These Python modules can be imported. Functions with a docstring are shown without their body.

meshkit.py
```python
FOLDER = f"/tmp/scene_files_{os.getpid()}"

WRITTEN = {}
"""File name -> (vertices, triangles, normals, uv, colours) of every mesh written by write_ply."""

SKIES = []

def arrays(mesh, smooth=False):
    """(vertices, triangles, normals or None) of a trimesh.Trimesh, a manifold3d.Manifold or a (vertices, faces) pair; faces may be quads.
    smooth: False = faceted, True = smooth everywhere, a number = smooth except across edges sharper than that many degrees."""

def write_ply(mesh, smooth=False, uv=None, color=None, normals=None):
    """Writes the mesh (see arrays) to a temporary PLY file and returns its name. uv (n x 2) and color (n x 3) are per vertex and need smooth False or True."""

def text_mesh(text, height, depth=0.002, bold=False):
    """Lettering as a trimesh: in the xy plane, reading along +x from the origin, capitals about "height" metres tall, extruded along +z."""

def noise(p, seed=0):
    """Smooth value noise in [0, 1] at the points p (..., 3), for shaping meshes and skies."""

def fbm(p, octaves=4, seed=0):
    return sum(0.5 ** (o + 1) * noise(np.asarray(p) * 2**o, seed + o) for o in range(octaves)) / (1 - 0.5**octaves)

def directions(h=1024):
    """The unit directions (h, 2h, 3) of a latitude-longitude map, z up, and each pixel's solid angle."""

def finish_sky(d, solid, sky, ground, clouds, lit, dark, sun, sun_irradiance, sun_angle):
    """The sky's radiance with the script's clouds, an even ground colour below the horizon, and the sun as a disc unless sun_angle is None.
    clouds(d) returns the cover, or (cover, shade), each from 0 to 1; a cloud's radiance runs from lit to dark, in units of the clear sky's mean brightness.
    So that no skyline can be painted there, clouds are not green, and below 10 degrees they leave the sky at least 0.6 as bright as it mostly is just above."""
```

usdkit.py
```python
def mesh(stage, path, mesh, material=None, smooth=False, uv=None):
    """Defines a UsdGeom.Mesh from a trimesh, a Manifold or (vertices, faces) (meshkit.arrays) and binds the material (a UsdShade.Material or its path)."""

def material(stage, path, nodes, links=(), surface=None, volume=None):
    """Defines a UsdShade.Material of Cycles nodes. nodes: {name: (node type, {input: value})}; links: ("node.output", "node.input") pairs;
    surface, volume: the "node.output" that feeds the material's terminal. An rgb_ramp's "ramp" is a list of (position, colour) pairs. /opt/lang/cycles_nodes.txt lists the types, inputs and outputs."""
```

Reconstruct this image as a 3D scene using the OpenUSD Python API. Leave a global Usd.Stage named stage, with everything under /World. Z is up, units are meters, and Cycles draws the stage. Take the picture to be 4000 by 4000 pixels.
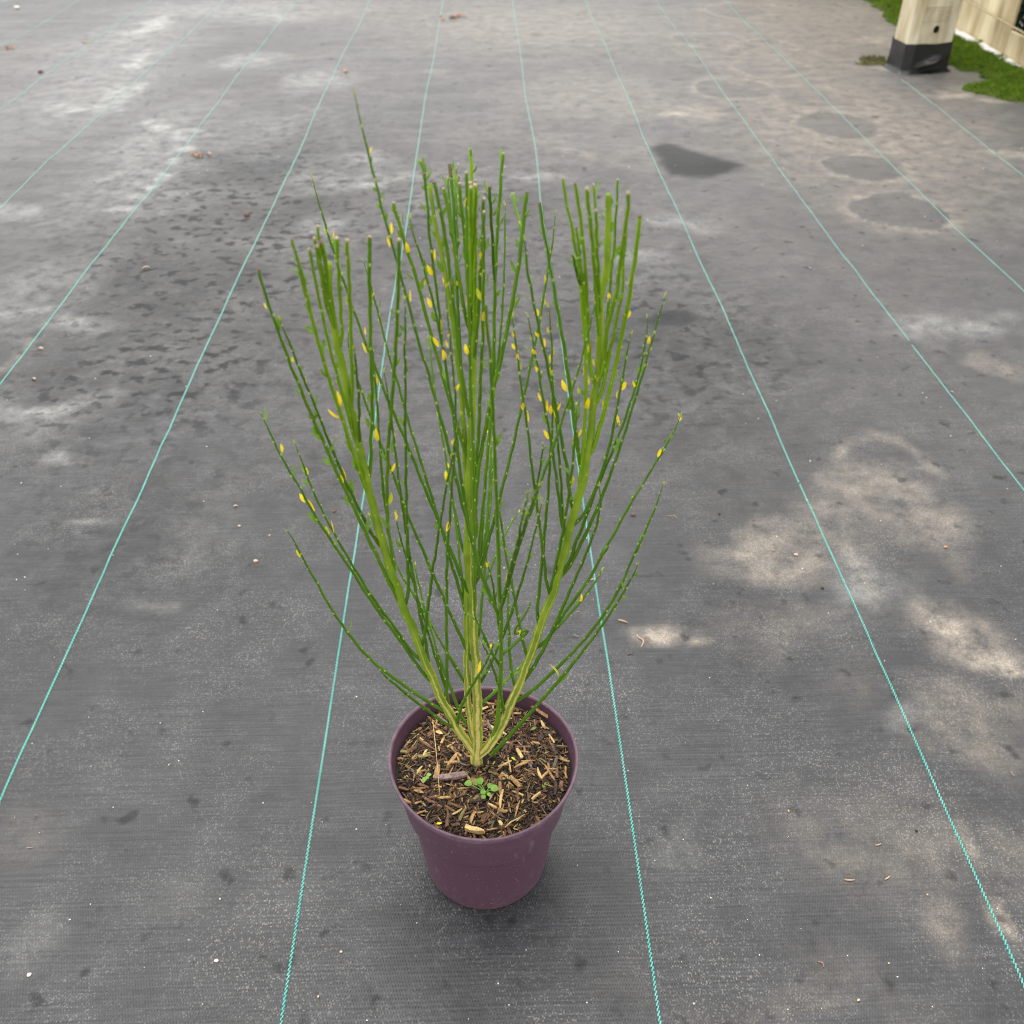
import math
import numpy as np
import shapely
import trimesh
from scipy.interpolate import CubicSpline
from pxr import Gf, Sdf, Usd, UsdGeom, UsdLux, UsdShade, Vt
import usdkit
from meshkit import fbm, noise, text_mesh

# ------------------------------------------------------------------ stage, camera, sky, sun, exposure
stage = Usd.Stage.CreateInMemory()
UsdGeom.SetStageUpAxis(stage, UsdGeom.Tokens.z)
UsdGeom.SetStageMetersPerUnit(stage, 1.0)
stage.SetDefaultPrim(UsdGeom.Xform.Define(stage, '/World').GetPrim())

EXPOSURE = 1.66
CAM_H, PITCH, YAW = 0.908, math.radians(37.888), math.radians(1.507)
cam = UsdGeom.Camera.Define(stage, '/World/camera')
cam.CreateProjectionAttr('perspective')
cam.CreateHorizontalApertureAttr(36.0)
cam.CreateVerticalApertureAttr(36.0)
cam.CreateFocalLengthAttr(33.75)
cam.CreateFStopAttr(9.5)
cam.CreateFocusDistanceAttr(0.90)
cam.CreateExposureAttr(EXPOSURE)
cam.CreateClippingRangeAttr(Gf.Vec2f(0.05, 1000.0))
fh = np.array([math.sin(YAW), math.cos(YAW), 0.0])
right = np.array([math.cos(YAW), -math.sin(YAW), 0.0])
fwd = fh * math.cos(PITCH) + np.array([0, 0, -math.sin(PITCH)])
up = np.cross(right, fwd)
cam.AddTransformOp().Set(Gf.Matrix4d(*right, 0, *up, 0, *(-fwd), 0, 0, 0, CAM_H, 1))

SUN_ELEV, SUN_AZ = math.radians(76), math.radians(-25)      # bright cloud behind and left of the plant
SKY_STRENGTH, SUN_INT = 0.10, 0.22
sun_dir = np.array([math.sin(SUN_AZ) * math.cos(SUN_ELEV), math.cos(SUN_AZ) * math.cos(SUN_ELEV), math.sin(SUN_ELEV)])
usdkit.material(stage, '/World/Looks/overcast_sky', {
    'sky': ('sky_texture', {'sky_type': 'single_scattering', 'sun_disc': False, 'sun_elevation': SUN_ELEV, 'sun_rotation': SUN_AZ, 'altitude': 100.0}),
    'grey': ('hsv', {'saturation': 0.10, 'value': 1.0}),
    'tc': ('texture_coordinate', {}),
    'n': ('noise_texture', {'scale': 2.2, 'detail': 5.0, 'roughness': 0.55}),
    'r': ('rgb_ramp', {'ramp': [(0.3, (0.78, 0.79, 0.81)), (0.7, (1.16, 1.14, 1.10))]}),
    'm': ('mix_color', {'blend_type': 'multiply', 'fac': 1.0, 'use_clamp': False}),
    'bg': ('background_shader', {'strength': SKY_STRENGTH}),
}, [('sky.color', 'grey.color'), ('tc.generated', 'n.vector'), ('n.fac', 'r.fac'), ('grey.color', 'm.a'), ('r.color', 'm.b'), ('m.result', 'bg.color')], surface='bg.background')
dome = UsdLux.DomeLight.Define(stage, '/World/sky')
UsdShade.MaterialBindingAPI.Apply(dome.GetPrim()).Bind(UsdShade.Material.Get(stage, '/World/Looks/overcast_sky'))
dome.GetPrim().SetCustomDataByKey('kind', 'structure')
sun = UsdLux.DistantLight.Define(stage, '/World/sun')
sun.CreateNormalizeAttr(True)
sun.CreateIntensityAttr(SUN_INT)
sun.CreateAngleAttr(50.0)
sun.CreateColorAttr(Gf.Vec3f(1.0, 0.96, 0.90))
zax = sun_dir
xax = np.cross([0, 0, 1], zax); xax /= np.linalg.norm(xax)
yax = np.cross(zax, xax)
sun.AddTransformOp().Set(Gf.Matrix4d(*xax, 0, *yax, 0, *zax, 0, *(sun_dir * 20), 1))

# ------------------------------------------------------------------ helpers
rng = np.random.default_rng(11)
used = {}


def path_for(name, parent=None):
    base = (str(parent.GetPath()) if parent is not None else '/World') + '/' + name
    k = used.get(base, 0)
    used[base] = k + 1
    return base if k == 0 else '%s_%03d' % (base, k)


def tag(prim, label=None, cat=None, group=None, kind=None):
    for key, val in (('label', label), ('category', cat), ('group', group), ('kind', kind)):
        if val:
            prim.SetCustomDataByKey(key, val)
    return prim


def thing(name, label, cat, loc=(0, 0, 0), rotz=0.0, group=None):
    x = UsdGeom.Xform.Define(stage, path_for(name))
    if any(loc) or rotz:
        x.AddTranslateOp().Set(Gf.Vec3d(*map(float, loc)))
        x.AddRotateZOp().Set(float(rotz))
    return tag(x.GetPrim(), label, cat, group)


def put(name, mesh, mat, parent=None, smooth=False, uv=None, color=None, label=None, cat=None, group=None, kind=None):
    m = usdkit.mesh(stage, path_for(name, parent), mesh, LOOK[mat], smooth=smooth, uv=uv)
    if color is not None:
        for key, val in color.items():
            val = np.asarray(val, np.float32)
            if val.ndim == 1:
                val = np.stack([val] * 3, 1)
            UsdGeom.PrimvarsAPI(m).CreatePrimvar(key, Sdf.ValueTypeNames.Color3fArray, 'vertex').Set(Vt.Vec3fArray.FromNumpy(val))
    return tag(m.GetPrim(), label, cat, group, kind)


def joined(meshes):
    return trimesh.util.concatenate(meshes)


LOOK = {}


def look(name, nodes, links, surface='p.BSDF'):
    LOOK[name] = usdkit.material(stage, '/World/Looks/' + name, nodes, links, surface=surface)


def mottled(name, c0, c1, scale, rough=0.6, spec=0.4, detail=4.0, bump=0.0, stretch=(1, 1, 1), bscale=None):
    """A two-tone noise colour with optional fine relief."""
    nodes = {'g': ('geometry', {}), 'mp': ('mapping', {'scale': stretch}),
             'n': ('noise_texture', {'scale': scale, 'detail': detail, 'roughness': 0.6}),
             'r': ('rgb_ramp', {'ramp': [(0.32, c0), (0.68, c1)]}),
             'p': ('principled_bsdf', {'roughness': rough, 'specular_ior_level': spec})}
    links = [('g.position', 'mp.vector'), ('mp.vector', 'n.vector'), ('n.fac', 'r.fac'), ('r.color', 'p.base_color')]
    if bump:
        nodes['bn'] = ('noise_texture', {'scale': bscale or scale * 3, 'detail': 5.0, 'roughness': 0.6})
        nodes['b'] = ('bump', {'strength': 0.6, 'distance': bump})
        links += [('mp.vector', 'bn.vector'), ('bn.fac', 'b.height'), ('b.normal', 'p.normal')]
    look(name, nodes, links)


# ------------------------------------------------------------------ materials
def fabric_material():
    n = {
        'g': ('geometry', {}),
        'st': ('attribute', {'attribute': 'stain'}), 'ss': ('separate_color', {}),
        'wt': ('attribute', {'attribute': 'wet'}), 'ws': ('separate_color', {}),
        # the weave: flat tapes, 2.7 mm apart across, about 3 mm along
        'wob': ('noise_texture', {'scale': 9.0, 'detail': 2.0}), 'wobs': ('vector_math', {'math_type': 'scale', 'scale': 0.004}),
        'wadd': ('vector_math', {'math_type': 'add'}),
        'wx': ('separate_xyz', {}),
        'vy': ('math', {'math_type': 'divide', 'value2': 0.0040}), 'vyr': ('math', {'math_type': 'round'}), 'off': ('math', {'math_type': 'multiply', 'value2': 0.5}),
        'ux': ('math', {'math_type': 'divide', 'value2': 0.0027}), 'uo': ('math', {'math_type': 'add'}), 'u2': ('math', {'math_type': 'multiply', 'value2': 6.28319}), 'uc': ('math', {'math_type': 'cosine'}),
        'v2': ('math', {'math_type': 'multiply', 'value2': 6.28319}), 'vc': ('math', {'math_type': 'cosine'}),
        'ur': ('map_range', {'from_min': 0.15, 'from_max': 0.95, 'to_min': 0.0, 'to_max': 1.0, 'clamp': True}), 'vr': ('map_range', {'from_min': -0.65, 'from_max': 0.4, 'to_min': 0.0, 'to_max': 1.0, 'clamp': True}),
        'dash': ('math', {'math_type': 'multiply'}), 'wvn': ('noise_texture', {'scale': 210.0, 'detail': 2.0}), 'wv1': ('map_range', {'from_min': 0.3, 'from_max': 0.7, 'to_min': 0.30, 'to_max': 0.75, 'clamp': True}), 'dash2': ('math', {'math_type': 'multiply'}),
        'inv': ('math', {'math_type': 'subtract', 'value1': 1.12}), 'brc': ('combine_color', {}),
        'fm': ('noise_texture', {'scale': 42.0, 'detail': 4.0, 'roughness': 0.6}), 'fmr': ('rgb_ramp', {'ramp': [(0.33, (0.50, 0.50, 0.51)), (0.52, (1.05, 1.05, 1.05)), (0.70, (2.3, 2.28, 2.2))]}), 'fmf': ('map_range', {'from_min': 0.0, 'from_max': 0.8, 'to_min': 0.12, 'to_max': 0.9, 'clamp': True}),
        'm4': ('mix_color', {'blend_type': 'multiply', 'use_clamp': False, 'use_clamp_result': False}),
        'wfm': ('mapping', {'scale': (14.0, 310.0, 1.0)}), 'wfn': ('noise_texture', {'scale': 1.0, 'detail': 2.0, 'roughness': 0.6}), 'wfr': ('rgb_ramp', {'ramp': [(0.30, (0.62, 0.62, 0.62)), (0.70, (1.42, 1.42, 1.40))]}),
        'm5': ('mix_color', {'blend_type': 'multiply', 'fac': 1.0, 'use_clamp': False, 'use_clamp_result': False}),
        # tone drift of the cloth, long soft drifts of grey dust
        'big': ('noise_texture', {'scale': 1.7, 'detail': 6.0, 'roughness': 0.62}),
        'bigr': ('rgb_ramp', {'ramp': [(0.30, (0.78, 0.78, 0.79)), (0.70, (1.28, 1.27, 1.25))]}),
        'mid': ('noise_texture', {'scale': 14.0, 'detail': 5.0, 'roughness': 0.65}),
        'midr': ('rgb_ramp', {'ramp': [(0.30, (0.72, 0.72, 0.72)), (0.70, (1.36, 1.36, 1.34))]}),
        'm1': ('mix_color', {'blend_type': 'multiply', 'fac': 1.0, 'use_clamp': False, 'use_clamp_result': False, 'a': BASE}),
        'm2': ('mix_color', {'blend_type': 'multiply', 'fac': 1.0, 'use_clamp': False, 'use_clamp_result': False}),
        'm3': ('mix_color', {'blend_type': 'multiply', 'fac': 1.0, 'use_clamp': False, 'use_clamp_result': False}),
        # bright flecks: tape glints painted into the colour, and dust caught in single meshes
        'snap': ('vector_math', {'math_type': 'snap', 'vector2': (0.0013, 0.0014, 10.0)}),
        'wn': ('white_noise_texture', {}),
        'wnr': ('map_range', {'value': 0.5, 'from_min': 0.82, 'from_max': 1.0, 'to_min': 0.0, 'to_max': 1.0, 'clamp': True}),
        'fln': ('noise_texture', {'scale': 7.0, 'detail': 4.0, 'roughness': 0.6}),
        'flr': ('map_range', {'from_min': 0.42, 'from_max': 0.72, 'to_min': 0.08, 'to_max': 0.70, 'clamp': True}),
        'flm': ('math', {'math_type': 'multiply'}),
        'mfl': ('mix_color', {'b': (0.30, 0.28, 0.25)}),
        # beige soil dust, in the blotches given by the stain map, broken up by noise and caught in the weave
        'dn': ('noise_texture', {'scale': 20.0, 'detail': 6.0, 'roughness': 0.7}),
        'dnr': ('map_range', {'from_min': 0.35, 'from_max': 0.68, 'to_min': 0.15, 'to_max': 1.15}),
        'dm': ('math', {'math_type': 'multiply'}), 'dw': ('map_range', {'from_min': 0.0, 'from_max': 1.0, 'to_min': 0.55, 'to_max': 1.25}),
        'dm2': ('math', {'math_type': 'multiply', 'use_clamp': True}),
        'md': ('mix_color', {'b': (0.42, 0.355, 0.28)}),
        'cm': ('math', {'math_type': 'multiply'}), 'cm2': ('math', {'math_type': 'multiply', 'use_clamp': True}),
        'mc': ('mix_color', {'b': (0.47, 0.47, 0.44)}),
        # small damp spots, stretched blots of dried drips
        'spmap': ('mapping', {'scale': (0.8, 0.9, 1.0)}),
        'spn': ('noise_texture', {'scale': 36.0, 'detail': 2.5, 'roughness': 0.55}),
        'spr': ('map_range', {'from_min': 0.475, 'from_max': 0.63, 'to_min': 0.0, 'to_max': 1.0, 'clamp': True}),
        'spm': ('math', {'math_type': 'multiply'}),
        'sp2n': ('noise_texture', {'scale': 31.0, 'detail': 2.0, 'roughness': 0.5}),
        'sp2r': ('map_range', {'from_min': 0.64, 'from_max': 0.74, 'to_min': 0.0, 'to_max': 0.70, 'clamp': True}),
        'dpn': ('noise_texture', {'scale': 3.2, 'detail': 4.0, 'roughness': 0.6}), 'dpr': ('map_range', {'from_min': 0.33, 'from_max': 0.58, 'to_min': 0.0, 'to_max': 0.58, 'clamp': True}), 'dpm': ('math', {'math_type': 'multiply'}), 'spy': ('math', {'math_type': 'maximum'}),
        'spx': ('math', {'math_type': 'maximum'}),
        'wmx': ('math', {'math_type': 'maximum', 'use_clamp': True}),
        'msp': ('mix_color', {'b': (0.013, 0.013, 0.0138)}),
        'spk': ('math', {'math_type': 'multiply', 'value2': 0.80}),
        'rr': ('map_range', {'from_min': 0.0, 'from_max': 1.0, 'to_min': 0.50, 'to_max': 0.56}),
        'lr': ('map_range', {'from_min': 0.0, 'from_max': 1.0, 'to_min': SPEC, 'to_max': SPEC * 0.45}),
        'shr': ('map_range', {'from_min': 0.0, 'from_max': 1.0, 'to_min': 0.24, 'to_max': 0.03}),
        'bn': ('noise_texture', {'scale': 33.0, 'detail': 4.0, 'roughness': 0.6}),
        'hadd': ('math', {'math_type': 'multiply_add', 'value2': 6.0}),
        'b': ('bump', {'strength': 0.5, 'distance': 0.0006}),
        'p': ('principled_bsdf', {'roughness': 0.5, 'sheen_weight': 0.30, 'sheen_roughness': 0.45, 'sheen_tint': (1.0, 0.97, 0.93)}),
    }
    L = [('st.color', 'ss.color'), ('wt.color', 'ws.color'), ('g.position', 'wob.vector'), ('wob.color', 'wobs.vector1'), ('g.position', 'wadd.vector1'), ('wobs.vector', 'wadd.vector2'),
         ('wadd.vector', 'wx.vector'), ('wx.y', 'vy.value1'), ('vy.value', 'vyr.value1'), ('vyr.value', 'off.value1'), ('wx.x', 'ux.value1'), ('ux.value', 'uo.value1'), ('off.value', 'uo.value2'), ('uo.value', 'u2.value1'), ('u2.value', 'uc.value1'), ('vy.value', 'v2.value1'), ('v2.value', 'vc.value1'), ('uc.value', 'ur.value'), ('vc.value', 'vr.value'), ('ur.result', 'dash.value1'), ('vr.result', 'dash.value2'), ('g.position', 'wvn.vector'), ('wvn.fac', 'wv1.value'), ('dash.value', 'dash2.value1'), ('wv1.result', 'dash2.value2'), ('dash2.value', 'inv.value2'), ('inv.value', 'brc.r'), ('inv.value', 'brc.g'), ('inv.value', 'brc.b'), ('g.position', 'fm.vector'), ('fm.fac', 'fmr.fac'), ('ss.b', 'fmf.value'), ('fmf.result', 'm4.fac'), ('m3.result', 'm4.a'), ('fmr.color', 'm4.b'), ('g.position', 'big.vector'), ('big.fac', 'bigr.fac'), ('g.position', 'mid.vector'), ('mid.fac', 'midr.fac'),
         ('bigr.color', 'm1.b'), ('m1.result', 'm2.a'), ('midr.color', 'm2.b'), ('m2.result', 'm3.a'), ('brc.color', 'm3.b'),
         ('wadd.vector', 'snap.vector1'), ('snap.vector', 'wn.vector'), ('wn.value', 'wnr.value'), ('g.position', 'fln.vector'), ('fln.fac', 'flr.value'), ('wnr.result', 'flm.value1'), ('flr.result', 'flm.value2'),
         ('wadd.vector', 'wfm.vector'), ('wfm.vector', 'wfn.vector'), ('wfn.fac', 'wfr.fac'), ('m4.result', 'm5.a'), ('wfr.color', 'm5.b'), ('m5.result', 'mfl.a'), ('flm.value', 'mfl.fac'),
         ('g.position', 'dn.vector'), ('dn.fac', 'dnr.value'), ('dnr.result', 'dm.value1'), ('ss.r', 'dm.value2'), ('wn.value', 'dw.value'), ('dm.value', 'dm2.value1'), ('dw.result', 'dm2.value2'),
         ('mfl.result', 'md.a'), ('dm2.value', 'md.fac'),
         ('dnr.result', 'cm.value1'), ('ss.g', 'cm.value2'), ('cm.value', 'cm2.value1'), ('dw.result', 'cm2.value2'), ('md.result', 'mc.a'), ('cm2.value', 'mc.fac'),
         ('g.position', 'spmap.vector'), ('spmap.vector', 'spn.vector'), ('spn.fac', 'spr.value'), ('spr.result', 'spm.value1'), ('ss.b', 'spm.value2'),
         ('g.position', 'sp2n.vector'), ('sp2n.fac', 'sp2r.value'), ('spm.value', 'spx.value1'), ('sp2r.result', 'spx.value2'),
         ('g.position', 'dpn.vector'), ('dpn.fac', 'dpr.value'), ('dpr.result', 'dpm.value1'), ('ss.b', 'dpm.value2'), ('spx.value', 'spy.value1'), ('dpm.value', 'spy.value2'), ('spy.value', 'wmx.value1'), ('ws.r', 'wmx.value2'), ('wmx.value', 'spk.value1'), ('mc.result', 'msp.a'), ('spk.value', 'msp.fac'),
         ('wmx.value', 'rr.value'), ('wmx.value', 'lr.value'), ('wmx.value', 'shr.value'), ('shr.result', 'p.sheen_weight'), ('rr.result', 'p.roughness'), ('lr.result', 'p.specular_ior_level'),
         ('bn.fac', 'hadd.value1'), ('inv.value', 'hadd.value3'), ('g.position', 'bn.vector'), ('hadd.value', 'b.height'), ('b.normal', 'p.normal'), ('msp.result', 'p.base_color')]
    look('woven_fabric', n, L)


BASE, SPEC = (0.0268, 0.0276, 0.0308), 0.45
fabric_material()

# teal marker yarn, dusted and bleached farther off where soil lies on it
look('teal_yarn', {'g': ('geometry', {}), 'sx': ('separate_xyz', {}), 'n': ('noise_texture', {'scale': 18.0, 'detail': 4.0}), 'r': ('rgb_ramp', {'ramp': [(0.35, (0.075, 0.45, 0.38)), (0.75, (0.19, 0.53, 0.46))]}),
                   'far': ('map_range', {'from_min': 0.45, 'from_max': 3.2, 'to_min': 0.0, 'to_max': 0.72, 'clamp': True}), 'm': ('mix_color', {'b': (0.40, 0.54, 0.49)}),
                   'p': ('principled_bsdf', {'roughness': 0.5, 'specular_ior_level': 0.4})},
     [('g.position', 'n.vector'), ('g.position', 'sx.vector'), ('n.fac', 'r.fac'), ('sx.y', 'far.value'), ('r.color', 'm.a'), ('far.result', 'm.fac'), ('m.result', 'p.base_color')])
# pot plastic: dull aubergine with scuffs
look('purple_plastic', {'g': ('geometry', {}), 'n': ('noise_texture', {'scale': 22.0, 'detail': 6.0, 'roughness': 0.65}), 'r': ('rgb_ramp', {'ramp': [(0.35, (0.058, 0.0265, 0.041)), (0.72, (0.078, 0.038, 0.056))]}),
                        'mp': ('mapping', {'scale': (1, 1, 0.25), 'rotation': (0.5, 0.3, 0.0)}), 'sn': ('noise_texture', {'scale': 95.0, 'detail': 3.0, 'roughness': 0.7}), 'sr': ('map_range', {'from_min': 0.61, 'from_max': 0.80, 'to_min': 0.0, 'to_max': 0.40, 'clamp': True}),
                        'm': ('mix_color', {'b': (0.26, 0.19, 0.20)}), 'sx': ('separate_xyz', {}), 'lo': ('map_range', {'from_min': 0.0, 'from_max': 0.055, 'to_min': 1.0, 'to_max': 0.06, 'clamp': True}), 'dn': ('noise_texture', {'scale': 160.0, 'detail': 5.0, 'roughness': 0.75}), 'dr': ('map_range', {'from_min': 0.50, 'from_max': 0.72, 'to_min': 0.0, 'to_max': 0.6, 'clamp': True}), 'dm': ('math', {'math_type': 'multiply'}), 'm2': ('mix_color', {'b': (0.13, 0.105, 0.085)}),
                        'fn': ('noise_texture', {'scale': 520.0, 'detail': 1.0}), 'fr': ('map_range', {'from_min': 0.735, 'from_max': 0.77, 'to_min': 0.0, 'to_max': 0.7, 'clamp': True}), 'm3': ('mix_color', {'b': (0.42, 0.36, 0.33)}), 'bn': ('noise_texture', {'scale': 420.0, 'detail': 3.0}), 'b': ('bump', {'strength': 0.25, 'distance': 0.0004}),
                        'rn': ('map_range', {'from_min': 0.3, 'from_max': 0.7, 'to_min': 0.42, 'to_max': 0.58}),
                        'p': ('principled_bsdf', {'specular_ior_level': 0.30})},
     [('g.position', 'n.vector'), ('n.fac', 'r.fac'), ('g.position', 'mp.vector'), ('mp.vector', 'sn.vector'), ('sn.fac', 'sr.value'), ('r.color', 'm.a'), ('sr.result', 'm.fac'), ('g.position', 'sx.vector'), ('sx.z', 'lo.value'), ('g.position', 'dn.vector'), ('dn.fac', 'dr.value'), ('lo.result', 'dm.value1'), ('dr.result', 'dm.value2'), ('m.result', 'm2.a'), ('dm.value', 'm2.fac'), ('g.position', 'fn.vector'), ('fn.fac', 'fr.value'), ('m2.result', 'm3.a'), ('fr.result', 'm3.fac'), ('m3.result', 'p.base_color'),
      ('g.position', 'bn.vector'), ('bn.fac', 'b.height'), ('b.normal', 'p.normal'), ('n.fac', 'rn.value'), ('rn.result', 'p.roughness')])
mottled('worn_purple', (0.090, 0.047, 0.068), (0.150, 0.092, 0.120), 90, 0.5, 0.4, bump=0.0003)
mottled('dark_compost', (0.008, 0.006, 0.005), (0.026, 0.018, 0.012), 160, 0.8, 0.3, bump=0.0015)
CHIP_TONES = {'bark_red_brown': ((0.085, 0.038, 0.022), (0.19, 0.095, 0.055)), 'bark_dark': ((0.020, 0.013, 0.010), (0.065, 0.042, 0.030)), 'bark_tan': ((0.22, 0.120, 0.045), (0.40, 0.25, 0.105)),
              'bark_straw': ((0.34, 0.23, 0.08), (0.54, 0.40, 0.17)), 'bark_grey': ((0.075, 0.055, 0.045), (0.16, 0.125, 0.10)), 'bark_brown': ((0.070, 0.034, 0.014), (0.17, 0.090, 0.038)), 'bark_olive': ((0.10, 0.085, 0.030), (0.22, 0.18, 0.07))}
CHIP_TONES = {k: (tuple(np.array(a) * 1.15), tuple(np.array(b) * 1.25)) for k, (a, b) in CHIP_TONES.items()}
for nm, (c0, c1) in CHIP_TONES.items():
    mottled(nm, c0, c1, 330, 0.7, 0.35, bump=0.0004)
mottled('bark_mauve', (0.17, 0.11, 0.10), (0.36, 0.26, 0.24), 420, 0.8, 0.2, bump=0.0005)
look('crumb_mix', {'a': ('attribute', {'attribute': 'tint'}), 'p': ('principled_bsdf', {'roughness': 0.75, 'specular_ior_level': 0.3})}, [('a.color', 'p.base_color')])


def stem_look(name, dark, light, yellow, scale=60.0):
    look(name, {'g': ('geometry', {}), 'tc': ('texture_coordinate', {}), 'n': ('noise_texture', {'scale': scale, 'detail': 3.0}), 'r': ('rgb_ramp', {'ramp': [(0.30, dark), (0.70, light)]}),
                'sx': ('separate_xyz', {}), 'u': ('math', {'math_type': 'multiply', 'value2': 31.4159}), 'c': ('math', {'math_type': 'cosine'}), 'cr': ('map_range', {'from_min': 0.2, 'from_max': 1.0, 'to_min': 0.0, 'to_max': 0.45, 'clamp': True}),
                'm': ('mix_color', {'b': yellow}), 'p': ('principled_bsdf', {'roughness': 0.45, 'specular_ior_level': 0.16}),
                't': ('translucent_bsdf', {}), 'mc': ('mix_closure', {'fac': 0.10})},
         [('g.position', 'n.vector'), ('n.fac', 'r.fac'), ('tc.UV', 'sx.vector'), ('sx.x', 'u.value1'), ('u.value', 'c.value1'), ('c.value', 'cr.value'), ('r.color', 'm.a'), ('cr.result', 'm.fac'), ('m.result', 'p.base_color'),
          ('m.result', 't.color'), ('p.BSDF', 'mc.closure1'), ('t.BSDF', 'mc.closure2')], surface='mc.closure')


stem_look('green_stem', (0.078, 0.180, 0.009), (0.120, 0.240, 0.013), (0.185, 0.315, 0.024))
stem_look('deep_green_stem', (0.058, 0.142, 0.011), (0.092, 0.195, 0.015), (0.145, 0.260, 0.026))
stem_look('lit_green_stem', (0.165, 0.315, 0.008), (0.235, 0.400, 0.013), (0.320, 0.470, 0.026))  # yellow-green of the thick stems, with their lit look put into the colour
# woody stems: corky tan bark split by green stripes, greener towards the top (v of the mesh)
look('striped_bark', {'tc': ('texture_coordinate', {}), 'g': ('geometry', {}), 'sx': ('separate_xyz', {}), 'wn': ('noise_texture', {'scale': 75.0, 'detail': 4.0}), 'ws': ('math', {'math_type': 'multiply_add', 'value2': 4.5}),
                      'u': ('math', {'math_type': 'multiply', 'value2': 31.4159}), 'c': ('math', {'math_type': 'cosine'}), 'lim': ('map_range', {'from_min': 0.0, 'from_max': 1.0, 'to_min': -0.80, 'to_max': 1.5}),
                      'df': ('math', {'math_type': 'subtract'}), 'k': ('map_range', {'from_min': -0.45, 'from_max': 0.45, 'to_min': 0.0, 'to_max': 1.0, 'clamp': True}),
                      'n': ('noise_texture', {'scale': 240.0, 'detail': 5.0, 'roughness': 0.7}), 'bark': ('rgb_ramp', {'ramp': [(0.3, (0.44, 0.33, 0.085)), (0.7, (0.68, 0.56, 0.20))]}),
                      'gn': ('noise_texture', {'scale': 50.0}), 'gr': ('rgb_ramp', {'ramp': [(0.3, (0.140, 0.235, 0.010)), (0.7, (0.250, 0.350, 0.020))]}),
                      'm': ('mix_color', {}), 'b': ('bump', {'strength': 0.5, 'distance': 0.0006}), 'p': ('principled_bsdf', {'roughness': 0.62, 'specular_ior_level': 0.35})},
     [('tc.UV', 'sx.vector'), ('g.position', 'wn.vector'), ('sx.x', 'u.value1'), ('wn.fac', 'ws.value1'), ('u.value', 'ws.value3'), ('ws.value', 'c.value1'), ('sx.y', 'lim.value'), ('c.value', 'df.value1'), ('lim.result', 'df.value2'),
      ('df.value', 'k.value'), ('g.position', 'n.vector'), ('n.fac', 'bark.fac'), ('g.position', 'gn.vector'), ('gn.fac', 'gr.fac'), ('k.result', 'm.fac'), ('gr.color', 'm.a'), ('bark.color', 'm.b'), ('m.result', 'p.base_color'),
      ('k.result', 'b.height'), ('b.normal', 'p.normal')])


def leaf_look(name, c0, c1, trans, scale=300):
    look(name, {'g': ('geometry', {}), 'n': ('noise_texture', {'scale': scale, 'detail': 3.0}), 'r': ('rgb_ramp', {'ramp': [(0.35, c0), (0.7, c1)]}), 'p': ('principled_bsdf', {'roughness': 0.5, 'specular_ior_level': 0.4}),
                't': ('translucent_bsdf', {'color': trans}), 'm': ('mix_closure', {'fac': 0.15})},
         [('g.position', 'n.vector'), ('n.fac', 'r.fac'), ('r.color', 'p.base_color'), ('p.BSDF', 'm.closure1'), ('t.BSDF', 'm.closure2')], surface='m.closure')


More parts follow.
